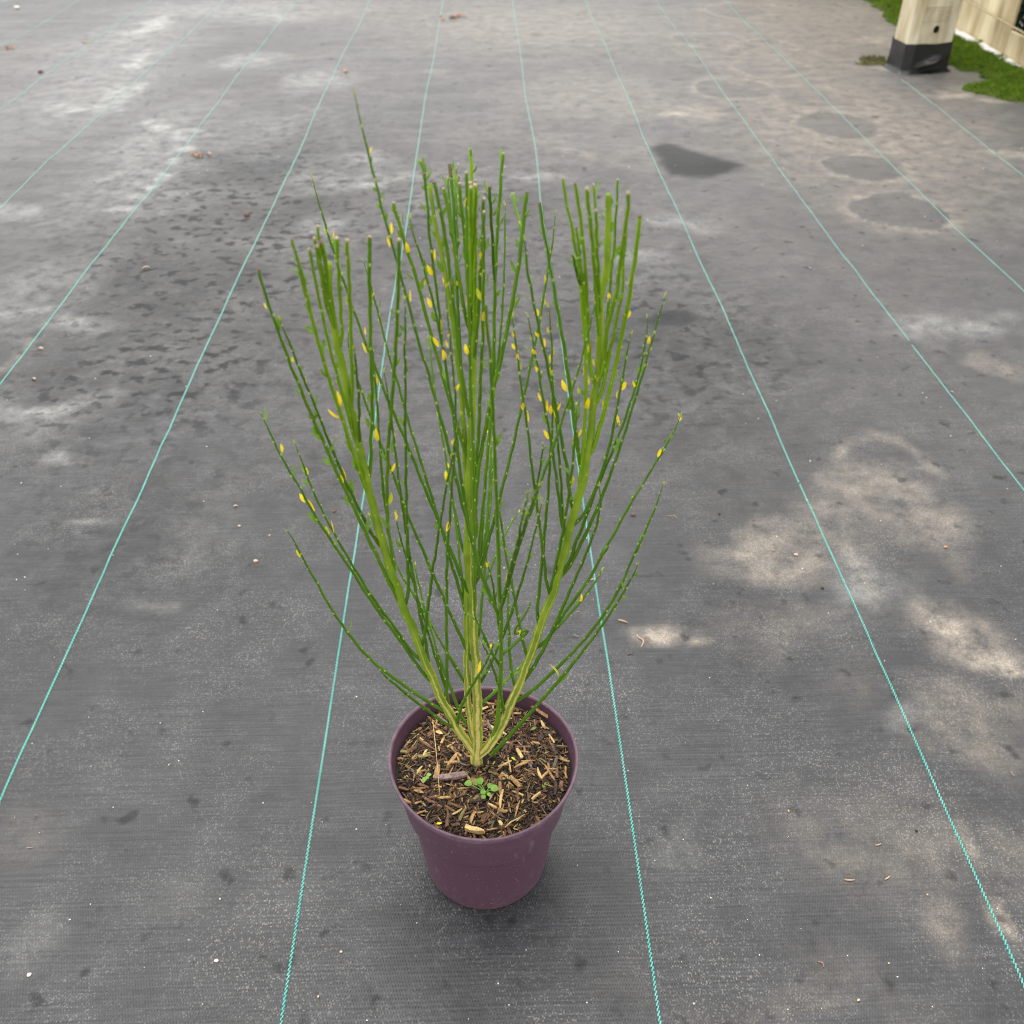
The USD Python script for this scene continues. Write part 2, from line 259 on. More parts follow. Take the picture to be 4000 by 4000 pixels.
leaf_look('yellow_leaf', (0.90, 0.62, 0.010), (0.95, 0.76, 0.025), (0.92, 0.68, 0.02))
leaf_look('yellow_green_leaf', (0.36, 0.42, 0.020), (0.60, 0.55, 0.030), (0.5, 0.5, 0.03))
leaf_look('green_leaf', (0.105, 0.205, 0.020), (0.180, 0.300, 0.032), (0.20, 0.36, 0.03))
leaf_look('brown_leaf', (0.35, 0.11, 0.03), (0.50, 0.24, 0.10), (0.4, 0.15, 0.05))
leaf_look('seedling_green', (0.15, 0.31, 0.045), (0.24, 0.43, 0.07), (0.2, 0.45, 0.08), 200)
mottled('pale_bud', (0.22, 0.36, 0.040), (0.42, 0.50, 0.10), 500, 0.6, 0.3)
mottled('cut_wood', (0.24, 0.17, 0.10), (0.50, 0.41, 0.28), 700, 0.7, 0.2)
mottled('cut_brown', (0.10, 0.06, 0.04), (0.24, 0.15, 0.10), 700, 0.7, 0.2)

# ------------------------------------------------------------------ the ground cloth
DUST=[(0.653,3.288,0.105,0.109,0.80),(0.230,2.990,0.129,0.130,0.35),(0.504,4.633,0.513,0.436,0.35),(1.077,2.942,0.224,0.307,0.40),(1.163,2.678,0.104,0.088,0.50),(1.095,3.716,0.291,0.299,0.30),(0.508,3.385,0.215,0.191,0.35),(0.521,2.881,0.235,0.196,0.30),(-0.168,3.825,0.079,0.078,0.35),(1.337,5.084,0.304,0.153,0.30),(0.637,1.172,0.074,0.095,0.45),(0.603,1.222,0.051,0.064,0.45),(0.397,1.069,0.086,0.034,0.50),(0.206,0.902,0.032,0.020,1.10),(0.262,0.881,0.019,0.010,0.70),(0.617,0.909,0.050,0.030,1.00),(0.636,0.869,0.049,0.027,0.90),(0.647,0.845,0.034,0.023,0.90),(0.960,1.598,0.061,0.031,0.40),(0.561,0.768,0.078,0.050,0.30),(0.440,0.514,0.021,0.034,0.40),(0.409,0.601,0.086,0.065,0.22),(0.277,0.428,0.129,0.039,0.16),(0.513,0.572,0.034,0.075,0.20),(1.541,2.854,0.094,0.049,0.60),(1.548,3.062,0.100,0.109,0.30),(1.655,4.345,0.133,0.117,0.60),(1.419,5.107,0.102,0.103,0.50),(1.786,3.588,0.095,0.056,0.70),(1.617,4.041,0.104,0.121,0.40),(0.255,2.888,0.094,0.049,0.50),(-0.504,0.625,0.034,0.040,0.15),(0.403,0.910,0.113,0.060,0.20),(0.535,1.109,0.080,0.076,0.35),(0.201,4.641,0.746,0.660,0.45),(0.377,3.520,0.369,0.411,0.40),(1.167,3.185,0.444,0.780,0.50),(0.493,0.586,0.010,0.032,0.80),(0.497,0.490,0.009,0.027,0.90),(-0.529,5.007,0.496,0.497,0.30),(1.111,4.511,0.457,0.523,0.35),(1.637,3.501,0.111,0.054,0.80),(1.751,3.417,0.091,0.052,0.80),(1.510,3.876,0.060,0.040,0.80),(2.139,4.484,0.069,0.062,0.60),(1.612,3.740,0.078,0.045,0.50)]
CHALK=[(-0.988,1.952,0.115,0.160,0.25),(-0.826,1.456,0.093,0.070,0.30),(-0.774,1.494,0.066,0.025,0.70),(-0.842,1.818,0.065,0.033,0.40),(-0.960,1.874,0.078,0.030,0.50),(-0.986,2.872,0.170,0.541,0.30),(-0.900,2.958,0.035,0.051,0.80),(-0.906,2.856,0.031,0.043,0.70),(-0.913,2.711,0.033,0.040,0.90),(-0.925,2.647,0.023,0.034,0.90),(-0.934,2.585,0.036,0.041,0.60),(-0.952,2.469,0.034,0.034,0.80),(-1.013,3.185,0.076,0.103,0.60),(-1.459,4.378,0.264,0.591,0.25),(-1.386,3.781,0.233,0.697,0.22),(-0.427,1.122,0.055,0.076,0.10),(-0.917,3.099,0.066,0.076,0.70),(-0.611,3.761,0.116,0.151,0.30),(-0.458,0.973,0.044,0.015,0.20),(-0.335,2.674,0.103,0.043,0.50),(-0.707,1.323,0.053,0.015,0.40),(-0.595,1.158,0.040,0.010,0.30),(-0.433,2.634,0.087,0.042,0.40),(0.487,0.761,0.039,0.025,0.15),(0.510,0.980,0.052,0.065,0.22),(-0.452,0.482,0.021,0.032,0.16),(-0.204,0.531,0.043,0.035,0.05),(0.199,0.587,0.023,0.019,0.16),(-0.330,0.546,0.043,0.030,0.06),(-0.022,0.835,0.007,0.009,0.10),(0.927,1.753,0.087,0.069,0.25),(1.013,1.774,0.066,0.042,0.35),(-0.443,2.720,0.119,0.089,0.25),(-0.691,3.121,0.249,0.222,0.20),(-1.199,5.025,0.496,0.248,0.30),(-1.474,4.675,0.060,0.262,0.75),(-1.357,4.068,0.054,0.223,0.70),(-1.286,3.585,0.056,0.166,0.60),(-1.359,3.403,0.124,0.089,0.50),(-1.060,2.736,0.074,0.053,0.40),(-1.233,2.476,0.082,0.046,0.40),(-0.955,4.898,0.146,0.142,0.40),(-0.928,4.006,0.122,0.117,0.35),(-0.399,2.363,0.067,0.043,0.40),(-0.337,2.855,0.077,0.048,0.40),(0.493,2.339,0.080,0.049,0.30),(0.348,2.145,0.075,0.043,0.25),(0.149,2.661,0.088,0.043,0.30)]
DAMP=[(-0.605,2.266,0.489,0.945,1.00),(-0.633,1.640,0.325,0.360,1.00),(-0.541,1.137,0.223,0.207,0.55),(-0.093,2.355,0.466,0.667,0.80),(0.082,1.729,0.403,0.320,0.80),(0.347,1.722,0.255,0.391,0.90),(0.416,1.477,0.153,0.183,0.50),(0.288,0.943,0.087,0.093,0.30),(-0.533,2.722,0.446,0.451,0.60),(-0.195,1.264,0.257,0.177,0.40)]
WET=[[(0.498,2.957),(0.557,2.986),(0.632,2.883),(0.698,2.818),(0.747,2.775),(0.679,2.713),(0.609,2.675),(0.511,2.691),(0.500,2.809)],[(0.301,1.810),(0.349,1.850),(0.422,1.846),(0.454,1.808),(0.392,1.767),(0.325,1.778)]]
RINGS=[(1.133,3.157,0.132),(1.148,3.486,0.132),(1.081,3.887,0.141),(1.134,4.215,0.134),(1.189,4.962,0.139),(1.083,2.757,0.122),(0.883,3.590,0.135),(0.923,4.364,0.133),(1.057,2.416,0.117)]
ARCS=[[(0.581,1.304),(0.606,1.343),(0.650,1.367),(0.691,1.353),(0.714,1.304),(0.724,1.248)],[(0.369,1.103),(0.404,1.132),(0.438,1.140),(0.466,1.124),(0.486,1.092)],[(0.666,0.826),(0.650,0.903),(0.620,0.935),(0.580,0.946)],[(0.519,1.110),(0.528,1.036),(0.529,0.969)],[(1.216,3.070),(1.273,3.042),(1.259,2.862),(1.178,2.722)],[(0.882,4.517),(0.884,4.043),(0.886,3.647)],[(1.582,2.805),(1.499,2.905),(1.365,2.810)],[(-0.930,1.628),(-0.913,1.690),(-0.916,1.755)]]
BITS=[('white_chip',-0.448,0.463,0.0044,0),('white_chip',-0.272,0.471,0.0039,0),('white_chip',-0.428,0.518,0.0018,0),('pebble_tan',-0.153,0.476,0.0032,0),('flake_tan',-0.169,0.433,0.0043,0),('white_chip',-0.122,0.411,0.0016,0),('twig',0.362,0.539,0.0122,-2),('twig_pale',0.402,0.540,0.0085,25),('twig',0.405,0.579,0.0087,12),('twig_pale',0.312,0.591,0.0038,35),('flake_tan',0.334,0.418,0.0048,0),('pebble_tan',0.436,0.520,0.0023,0),('pebble_tan',0.374,0.452,0.0022,0),('clod',0.452,0.594,0.0050,0),('curl',0.309,0.453,0.0064,-50),('flake_yellow',0.320,0.622,0.0056,0),('curl',0.588,0.665,0.0064,-55),('needle',-0.497,0.600,0.0065,0),('twig',0.173,0.921,0.0151,-20),('twig_pale',0.139,1.005,0.0101,15),('root',0.191,0.883,0.0201,-80),('twig_dark',0.175,0.859,0.0086,10),('twig',0.114,0.941,0.0056,0),('twig_dark',0.073,0.868,0.0073,35),('curl',0.108,0.894,0.0074,-35),('clod_brown',0.216,1.153,0.0094,0),('curl',0.275,1.147,0.0164,-28),('clod_brown',-0.243,1.172,0.0063,0),('pebble_tan',-0.341,1.056,0.0066,0),('pebble_tan',-0.381,1.139,0.0046,0),('flake_tan',-0.331,1.114,0.0053,0),('flake_tan',-0.396,1.187,0.0103,0),('flake_tan',-0.883,1.714,0.0141,0),('flake_tan',-0.855,1.595,0.0163,0),('flake_tan',-0.779,2.087,0.0257,0),('leaf_orange',-0.521,3.856,0.0402,0),('litter',-0.839,2.901,0.0641,0),('litter',-1.639,4.363,0.0476,0),('litter',-1.929,4.271,0.0622,0),('clod_brown',-0.616,2.424,0.0197,0),('leaf_brown',0.299,2.535,0.0273,0),('clod_brown',-1.651,3.864,0.0229,0),('white_chip',-2.212,5.120,0.0267,0),('flake_orange',0.664,1.062,0.0098,0),('flake_tan',0.441,1.053,0.0089,0),('flake_orange',0.411,1.065,0.0068,0),('flake_tan',0.845,1.501,0.0103,0),('clod',0.349,1.152,0.0055,0),('clod',0.459,0.980,0.0071,0),('litter',-0.140,4.804,0.1274,0),('needle',0.045,0.589,0.0027,20)]
STEMS = """
T2|trunk|-192 5835 1492 -179 5844 1742 -172 5854 1980 -168 5866 2211 -167 5879 2433 -167 5892 2648 -169 5906 2857 -172 5921 3059 -175 5936 3255 -179 5951 3445 -182 5966 3630 -184 5982 3809 -186 5998 3984 -186 6015 4154 -184 6031 4319 -180 6048 4481 -174 6065 4638 -167 6083 4791 -158 6100 4941 -149 6118 5087 -140 6136 5230 -132 6154 5369 -124 6172 5506 -118 6191 5640 -113 6209 5771 -110 6228 5899 -110 6247 6025 -113 6266 6149 -114 6285 6270|444 178
T3|trunk|-178 5845 1781 -234 5855 2016 -245 5867 2245 -250 5880 2467 -248 5895 2682 -244 5910 2890 -237 5926 3092 -231 5942 3288 -225 5959 3478 -219 5976 3663 -214 5994 3843 -210 6012 4018 -206 6030 4188 -203 6049 4354 -201 6068 4515 -201 6087 4673 -201 6107 4826 -203 6126 4976 -206 6146 5122 -210 6166 5265 -216 6187 5405 -224 6207 5541 -234 6228 5674 -245 6249 5805 -259 6270 5932 -274 6292 6057 -291 6313 6179 -308 6335 6299 -325 6357 6416 -342 6379 6532 -358 6401 6645 -372 6423 6756 -382 6445 6866|291 120
T1|trunk|-188 5838 1581 -274 5830 1806 -354 5819 2027 -424 5807 2252 -484 5794 2477 -536 5780 2701 -584 5766 2922 -627 5751 3137 -668 5736 3346 -706 5720 3550 -741 5705 3748 -772 5688 3941 -800 5672 4130 -824 5655 4313 -844 5638 4492 -862 5621 4667 -876 5603 4837 -888 5585 5003 -899 5568 5164 -908 5549 5321 -916 5531 5473 -924 5512 5621 -933 5494 5765 -941 5475 5904 -948 5456 6040 -953 5437 6172 -957 5417 6301 -957 5398 6426 -955 5378 6549 -948 5358 6668 -937 5338 6785|368 194
T5|trunk|-188 5838 1569 -63 5832 1745 31 5825 1964 102 5816 2200 166 5807 2432 225 5798 2656 280 5788 2877 331 5778 3099 354 5768 3232 375 5757 3352 431 5746 3566 477 5735 3758 513 5723 3950 543 5712 4139 569 5700 4324 595 5688 4504 623 5676 4678 649 5664 4846 671 5652 5010 686 5639 5171 693 5626 5328 698 5614 5482 704 5601 5632 713 5588 5777 720 5575 5918 719 5561 6056 712 5548 6191 703 5535 6323 698 5521 6450 711 5508 6569 721 5494 6687 720 5480 6804 713 5466 6919 704 5452 7031 698 5438 7139|393 161
T4|stem|-55 5832 1765 4 5802 2037 30 5764 2322 45 5722 2604 53 5676 2880 56 5629 3148 57 5579 3409 56 5528 3661 53 5475 3904 50 5421 4140 47 5365 4367 43 5309 4587 40 5251 4798 37 5193 5002 33 5133 5199 30 5073 5389 27 5012 5572 24 4950 5748 20 4888 5918 16 4824 6082 12 4760 6239 7 4696 6391 2 4631 6538 -4 4565 6679 -10 4498 6815 -14 4432 6946|206 77
S1|cutb|-957 5417 6306 -949 5347 6441 -935 5256 6583 -915 5155 6724 -895 5048 6863 -877 4934 6998 -863 4817 7128|127 113
S2|cutb|-957 5410 6345 -955 5323 6494 -945 5211 6649 -927 5085 6805 -906 4951 6959 -887 4810 7107|111 93
S3|cutb|-957 5412 6334 -969 5342 6466 -962 5252 6606 -949 5151 6745 -934 5043 6883 -916 4930 7018 -896 4812 7149|103 86
S4|cutb|-957 5405 6382 -943 5370 6506 -936 5324 6630 -935 5274 6750 -934 5220 6868 -930 5164 6984 -922 5105 7097|94 77
S5|cutb|-908 5549 5320 -937 5514 5476 -947 5468 5639 -955 5417 5800 -960 5362 5957 -964 5305 6112 -965 5245 6262 -965 5183 6408 -963 5119 6550 -959 5054 6687 -953 4987 6820 -946 4919 6949 -936 4849 7074|116 81
S6b|cutb|-876 5603 4838 -908 5565 5015 -928 5516 5197 -945 5461 5377 -959 5403 5552 -970 5341 5724 -979 5277 5891 -986 5211 6054 -990 5143 6212 -993 5073 6364 -994 5002 6513 -993 4929 6656 -990 4855 6794 -986 4780 6928 -977 4703 7058|149 92
S6|cutb|-993 4938 6638 -986 4880 6761 -978 4805 6887 -970 4722 7011 -962 4632 7133 -951 4538 7251|86 69
S7|cutm|-692 5726 3472 -749 5707 3668 -794 5681 3866 -837 5653 4060 -878 5623 4250 -917 5591 4435 -954 5558 4616 -988 5524 4792 -1020 5489 4963 -1051 5453 5130 -1079 5416 5293 -1104 5378 5451 -1128 5340 5604 -1149 5301 5754 -1169 5261 5899 -1186 5221 6041 -1201 5181 6179 -1214 5139 6313 -1225 5098 6443 -1233 5055 6570 -1240 5013 6693 -1245 4970 6813 -1241 4926 6931|148 76
S8|nat|-823 5655 4309 -891 5632 4466 -935 5602 4635 -973 5569 4803 -1006 5533 4970 -1034 5495 5134 -1059 5456 5295 -1081 5415 5453 -1101 5373 5607 -1118 5330 5758 -1133 5287 5904 -1148 5242 6046 -1161 5196 6183 -1175 5150 6316 -1188 5103 6445 -1201 5055 6569|128 51
S9|nat|-526 5783 2659 -629 5768 2838 -702 5749 3032 -772 5728 3223 -839 5706 3410 -903 5682 3594 -964 5657 3774 -1023 5632 3949 -1078 5606 4122 -1130 5579 4290 -1179 5551 4455 -1225 5523 4617 -1267 5495 4775 -1306 5466 4931 -1342 5436 5083 -1375 5406 5232 -1404 5376 5378 -1429 5345 5521 -1452 5314 5662 -1473 5283 5799|147 57
S10|nat|-588 5764 2944 -699 5757 3103 -773 5747 3280 -844 5735 3455 -912 5723 3627 -975 5711 3797 -1034 5698 3964 -1089 5684 4129 -1139 5670 4292 -1184 5656 4452 -1225 5641 4611 -1261 5627 4767 -1291 5611 4922 -1316 5596 5074 -1335 5580 5225 -1352 5564 5373|133 53
S11|nat|-421 5807 2242 -569 5795 2379 -693 5778 2534 -811 5760 2692 -921 5741 2853 -1022 5720 3018 -1112 5699 3191 -1187 5677 3370 -1250 5654 3557 -1303 5631 3747 -1347 5607 3937 -1387 5583 4125 -1424 5558 4307 -1462 5533 4482 -1501 5507 4650|152 66
S12|nat|-341 5821 1991 -476 5739 2206 -577 5634 2467 -670 5516 2733 -754 5391 3005 -825 5258 3282 -882 5121 3566|131 79
S13|cutb|-953 5438 6164 -910 5399 6300 -896 5349 6433 -881 5293 6564 -866 5234 6692 -850 5171 6817 -833 5105 6939 -814 5038 7057|105 104
S14|cutb|-929 5502 5701 -901 5464 5854 -883 5415 6005 -864 5361 6155 -845 5302 6302 -825 5241 6444 -807 5177 6583 -789 5111 6718 -772 5043 6849 -758 4973 6975 -743 4902 7098|119 101
S14b|nat|-908 5549 5324 -891 5491 5503 -869 5415 5687 -846 5331 5868 -825 5242 6046 -806 5147 6219 -791 5049 6386|107 60
S15|nat|-180 5958 3534 -250 5964 3717 -300 5971 3894 -348 5980 4065 -395 5989 4230 -441 5998 4391 -487 6008 4546 -533 6018 4698 -577 6028 4846 -621 6039 4991 -663 6049 5132 -705 6060 5271 -744 6072 5406 -783 6083 5539 -819 6095 5668 -856 6106 5804 -869 6118 5830 -864 6130 5802 -904 6143 5934 -937 6155 6060 -965 6168 6180 -990 6180 6298 -1015 6193 6414 -1041 6206 6529 -1065 6219 6643 -1088 6232 6754 -1108 6245 6863 -1126 6258 6970|151 58
S16|cutm|-888 5585 5004 -854 5577 5166 -834 5566 5323 -816 5554 5477 -800 5541 5626 -786 5527 5772 -773 5513 5914 -761 5498 6052 -750 5483 6187 -739 5468 6317 -728 5452 6445 -717 5436 6569 -706 5419 6689 -694 5402 6807 -682 5385 6921|119 111
S17|nat|-173 5926 3126 -232 5940 3319 -266 5960 3501 -300 5981 3677 -334 6003 3846 -369 6027 4010 -404 6052 4169 -438 6078 4324 -473 6104 4474 -507 6131 4621 -540 6159 4764 -573 6187 4904 -606 6216 5040 -638 6245 5175 -669 6275 5306 -699 6305 5435 -729 6335 5562 -757 6366 5686 -784 6397 5809 -810 6429 5930 -834 6461 6049 -857 6493 6167 -881 6526 6283|144 64
S18|nat|55 5518 3706 -3 5513 3888 -56 5507 4067 -99 5500 4244 -135 5492 4418 -164 5484 4590 -190 5476 4758 -214 5468 4922 -238 5459 5081 -262 5450 5234 -286 5441 5384 -310 5432 5529 -334 5422 5669 -358 5412 5806 -382 5403 5939 -405 5393 6068 -427 5382 6195 -449 5372 6318 -470 5362 6438 -491 5351 6554 -511 5341 6668 -530 5330 6779 -548 5319 6888 -566 5308 6994 -582 5297 7097 -598 5286 7198 -613 5275 7296 -627 5264 7392 -640 5253 7486 -652 5241 7577 -664 5230 7666 -674 5218 7754|153 52
S19|cutm|-785 5681 4030 -771 5663 4234 -778 5640 4426 -776 5615 4615 -767 5588 4801 -753 5560 4981 -734 5530 5158 -713 5500 5329 -689 5468 5496 -665 5436 5658 -641 5403 5815 -619 5369 5967 -597 5335 6114 -577 5300 6257 -558 5265 6395 -541 5229 6529 -526 5193 6659 -512 5156 6785 -501 5118 6907 -487 5081 7025|131 98
S20|nat|-727 5711 3670 -678 5689 3897 -666 5661 4102 -655 5629 4303 -642 5596 4500 -630 5560 4691 -617 5524 4876 -605 5486 5056 -592 5446 5231 -580 5406 5401 -567 5365 5566 -555 5323 5725 -542 5281 5880 -530 5237 6030 -517 5193 6175 -505 5148 6315 -493 5103 6451 -481 5057 6583 -468 5011 6710|135 58
S21|nat|-168 5900 2770 -247 5906 2967 -302 5912 3160 -357 5920 3346 -410 5928 3527 -461 5936 3703 -511 5945 3874 -559 5954 4041 -604 5963 4204 -647 5973 4364 -688 5983 4520 -725 5993 4673 -760 6003 4822 -798 6013 4978 -811 6023 5013 -857 6034 5160 -886 6045 5298 -919 6056 5434 -952 6067 5567 -977 6078 5698 -990 6089 5829 -982 6100 5960|148 63
S22|nat|-772 5603 4702 -783 5609 4849 -784 5617 4993 -783 5626 5132 -782 5636 5267 -780 5646 5400 -778 5657 5529 -776 5668 5655 -775 5679 5778 -774 5691 5898 -775 5703 6016|113 68
S23|nat|-573 5769 2874 -572 5756 3114 -589 5738 3339 -603 5719 3559 -615 5699 3772 -625 5677 3980 -633 5654 4182 -640 5631 4378 -646 5607 4569 -650 5583 4753 -654 5557 4932 -657 5532 5106 -659 5506 5275 -661 5479 5438 -663 5452 5596 -665 5425 5749 -667 5397 5898 -667 5369 6042|145 57
S24|nat|-431 5805 2279 -428 5805 2519 -467 5805 2752 -497 5805 3008 -491 5805 2958 -470 5805 2748 -496 5805 2901 -536 5805 3141 -567 5805 3335 -594 5805 3523 -623 5805 3708 -653 5805 3888 -681 5805 4065 -705 5805 4237 -725 5805 4405 -736 5805 4569|140 68
S25|nat|-167 5876 2374 -270 5901 2554 -350 5933 2731 -418 5970 2872 -358 6008 2650 -287 6049 2395 -347 6091 2510 -433 6135 2699 -507 6180 2852 -577 6227 2992 -650 6274 3132 -723 6322 3272 -796 6371 3411 -868 6421 3549 -938 6472 3684 -1003 6523 3817 -1062 6576 3950|128 67
S26|nat|-628 5751 3139 -570 5700 3402 -539 5635 3657 -506 5562 3908 -474 5484 4154 -441 5402 4393 -408 5317 4625 -376 5229 4851 -343 5138 5068 -312 5045 5279 -281 4950 5482 -250 4853 5678 -221 4754 5867 -192 4653 6049 -166 4551 6225|142 50
S27|nat|-466 5798 2412 -422 5778 2686 -413 5752 2933 -404 5723 3175 -394 5693 3409 -383 5661 3638 -372 5627 3859 -360 5592 4073 -347 5557 4281 -333 5520 4482 -318 5483 4676 -303 5445 4864 -286 5406 5046 -269 5366 5222 -252 5326 5393 -236 5286 5557 -224 5244 5717 -218 5203 5872 -216 5160 6022 -219 5118 6167 -223 5075 6307 -229 5031 6444 -234 4987 6575 -237 4942 6703 -235 4898 6826|150 49
S28|nat|-357 5413 5797 -364 5451 5888 -373 5500 5972 -383 5555 6052 -398 5613 6129|84 50
S29|cutm|-165 6087 4824 -210 6094 4968 -244 6103 5109 -276 6113 5246 -307 6124 5381 -335 6136 5513 -363 6148 5642 -389 6161 5768 -415 6174 5892 -440 6187 6013 -465 6200 6131 -489 6214 6247 -514 6228 6361 -540 6242 6472 -566 6257 6580 -592 6272 6686 -614 6287 6792|138 110
S30|nat|-186 5998 3986 -183 5993 4167 -200 5986 4346 -214 5978 4522 -227 5969 4693 -238 5961 4860 -249 5951 5022 -259 5942 5181 -270 5932 5335 -281 5922 5484 -293 5911 5630 -306 5901 5772 -319 5890 5909 -335 5879 6043 -352 5868 6172 -370 5857 6298 -390 5845 6421 -412 5834 6539 -435 5822 6655 -460 5810 6767 -480 5798 6877|147 63
S31|nat|-185 5992 3914 -255 6028 4054 -276 6074 4184 -297 6126 4310 -317 6181 4431 -336 6239 4549 -355 6299 4664 -374 6362 4777 -392 6426 4889 -408 6492 4998|116 71
S32|nat|-178 5946 3381 -247 5995 3525 -262 6059 3657 -275 6130 3782 -288 6207 3902 -300 6287 4018 -314 6370 4132 -329 6457 4242 -347 6546 4351|120 75
S33|cutm|-175 5934 3232 -163 5928 3443 -157 5920 3650 -151 5911 3851 -146 5902 4046 -143 5892 4236 -140 5882 4420 -138 5872 4599 -136 5861 4773 -135 5850 4942 -134 5839 5106 -134 5827 5266 -134 5815 5421 -133 5803 5572 -133 5791 5719 -133 5779 5862 -133 5766 6000 -133 5754 6136 -132 5741 6267 -132 5728 6395 -130 5715 6520 -129 5702 6641 -127 5688 6760 -125 5675 6875 -122 5661 6987 -118 5648 7097 -116 5634 7203|143 90
C1|cutb|-110 6238 5965 -116 6222 6104 -116 6200 6242 -115 6176 6377 -114 6151 6509 -112 6124 6637 -110 6096 6763 -108 6068 6885 -104 6038 7004|137 129
C2|cutb|-110 6246 6015 -113 6207 6170 -110 6157 6325 -107 6101 6477 -105 6041 6625 -103 5978 6769 -101 5913 6909 -100 5846 7045|136 117
C3|cutb|-112 6219 5839 -102 6198 5982 -96 6170 6125 -91 6139 6264 -87 6106 6401 -84 6071 6534 -80 6035 6664 -76 5997 6791 -71 5959 6914 -66 5919 7034|138 126
C4|cutm|-78 6014 6737 -79 6014 6811 -78 6014 6883 -75 6014 6955 -70 6014 7025|99 80
C5|cutb|-113 6268 6162 -114 6285 6287 -112 6306 6408 -110 6330 6526 -108 6355 6641 -106 6382 6753 -104 6410 6864 -104 6439 6972 -103 6468 7079|117 110
C6|cutm|-118 6190 5632 -99 6171 5776 -88 6146 5920 -77 6119 6061 -66 6090 6198 -56 6059 6333 -46 6027 6464 -38 5994 6592 -31 5960 6716 -26 5925 6838 -22 5890 6956|131 103
C7|cutm|-174 6066 4643 -114 6048 4815 -103 6025 4989 -93 5999 5158 -83 5971 5324 -73 5942 5486 -65 5912 5643 -57 5881 5796 -50 5848 5945 -43 5815 6090 -38 5782 6230 -33 5747 6367 -30 5712 6500 -27 5676 6629 -25 5640 6755 -24 5603 6876 -21 5566 6995|140 83
D1|cutm|-144 6129 5178 -178 6129 5330 -193 6129 5475 -206 6129 5618 -217 6129 5757 -227 6129 5893 -235 6129 6026 -244 6129 6155 -252 6129 6282 -261 6129 6405 -272 6129 6526 -283 6129 6643 -297 6129 6758 -313 6129 6869 -331 6129 6978|135 114
D3|cutm|-112 6219 5839 -162 6234 5962 -177 6252 6080 -192 6273 6195 -208 6295 6308 -224 6318 6417 -241 6342 6525 -257 6367 6631 -274 6393 6734 -289 6419 6837|129 129
D4|cutd|-207 6129 5626 -211 6155 5751 -216 6188 5869 -219 6224 5984 -220 6263 6096 -220 6304 6206 -219 6347 6313 -219 6391 6419 -221 6437 6524 -224 6483 6626 -230 6531 6727 -240 6580 6827 -254 6629 6925|111 114
D5|cutd|-225 6319 6422 -206 6392 6514 -210 6486 6596 -216 6590 6674 -219 6702 6752 -212 6819 6829|97 81
D5b|cutd|-229 6523 6710 -227 6637 6730 -230 6784 6739 -232 6948 6744 -233 7123 6748|79 66
D6|cutm|-113 6212 5788 -137 6212 5929 -141 6212 6066 -144 6212 6200 -148 6212 6331 -152 6212 6459 -158 6212 6584 -164 6212 6705 -172 6212 6824 -179 6212 6940|129 108
D7|cutd|-162 6212 6661 -176 6269 6721 -186 6342 6775 -192 6424 6828 -189 6512 6879|77 69
D8|cutm|-228 6324 6442 -237 6353 6533 -245 6390 6620 -252 6432 6705 -257 6477 6788 -260 6524 6870|97 78
D9|cutd|-326 5886 5962 -327 5886 6091 -335 5886 6215 -343 5886 6337 -351 5886 6456 -358 5886 6572 -364 5886 6685 -369 5886 6796 -373 5886 6905 -376 5886 7011 -380 5886 7116|96 78
D9b|cutm|-375 5886 6973 -376 5905 7025 -383 5929 7073 -393 5957 7119 -407 5986 7164|71 63
E1|cutm|26 6397 5365 31 6406 5511 34 6418 5652 37 6431 5790 41 6446 5924 46 6461 6055 51 6476 6183 57 6492 6308 63 6509 6431 71 6526 6551 80 6543 6668 90 6561 6784 101 6579 6897 111 6597 7008|127 104
E2|cutd|49 6471 6145 38 6448 6275 35 6418 6404 32 6384 6531 28 6348 6656 25 6311 6778 22 6271 6896|111 101
E3b|cutm|-182 5967 3633 -125 5988 3802 -112 6015 3960 -99 6045 4112 -84 6078 4260 -69 6112 4403 -54 6147 4543 -39 6184 4679 -25 6222 4813 -11 6261 4943 2 6300 5072 14 6341 5198 23 6382 5321 31 6424 5443 36 6467 5563|129 116
E4|nat|53 6046 5623 62 6077 5744 75 6118 5856 86 6164 5965 96 6212 6071 104 6263 6175 111 6317 6278 117 6372 6379 122 6428 6478 126 6486 6577 128 6546 6675|92 53
E5|cutm|-186 6004 4040 -132 6006 4219 -128 6010 4392 -119 6013 4559 -105 6017 4721 -86 6021 4877 -64 6026 5029 -39 6030 5176 -11 6035 5319 17 6040 5458 46 6045 5594 75 6050 5726 102 6055 5856 128 6060 5983 151 6065 6108 173 6070 6230 192 6076 6350 209 6081 6468 223 6087 6584 235 6092 6697 245 6098 6809 257 6104 6917|157 115
E6|nat|-184 5983 3817 -99 6026 3972 -86 6082 4111 -75 6143 4244 -63 6210 4371 -51 6279 4496 -39 6352 4617 -25 6427 4735 -9 6504 4852 8 6583 4967|127 82
E7|nat|-182 5968 3654 -109 6019 3788 -81 6084 3906 -59 6156 4018 -43 6233 4127 -31 6314 4235 -21 6399 4340 -10 6486 4443 1 6576 4544 10 6668 4644|118 85
E8|nat|-171 5917 3010 -119 5962 3179 -105 6021 3329 -90 6086 3471 -75 6155 3606 -60 6228 3738 -44 6304 3866 -29 6382 3991 -15 6463 4114 -1 6546 4234 10 6631 4354 20 6717 4472|123 76
F1|nat|471 5736 3734 423 5729 3944 402 5720 4137 382 5709 4325 361 5698 4507 341 5687 4684 322 5675 4856 302 5662 5023 284 5649 5186 265 5636 5344 247 5622 5497 230 5609 5646 212 5595 5791 196 5580 5932 179 5566 6069 163 5551 6202 146 5536 6331|136 57
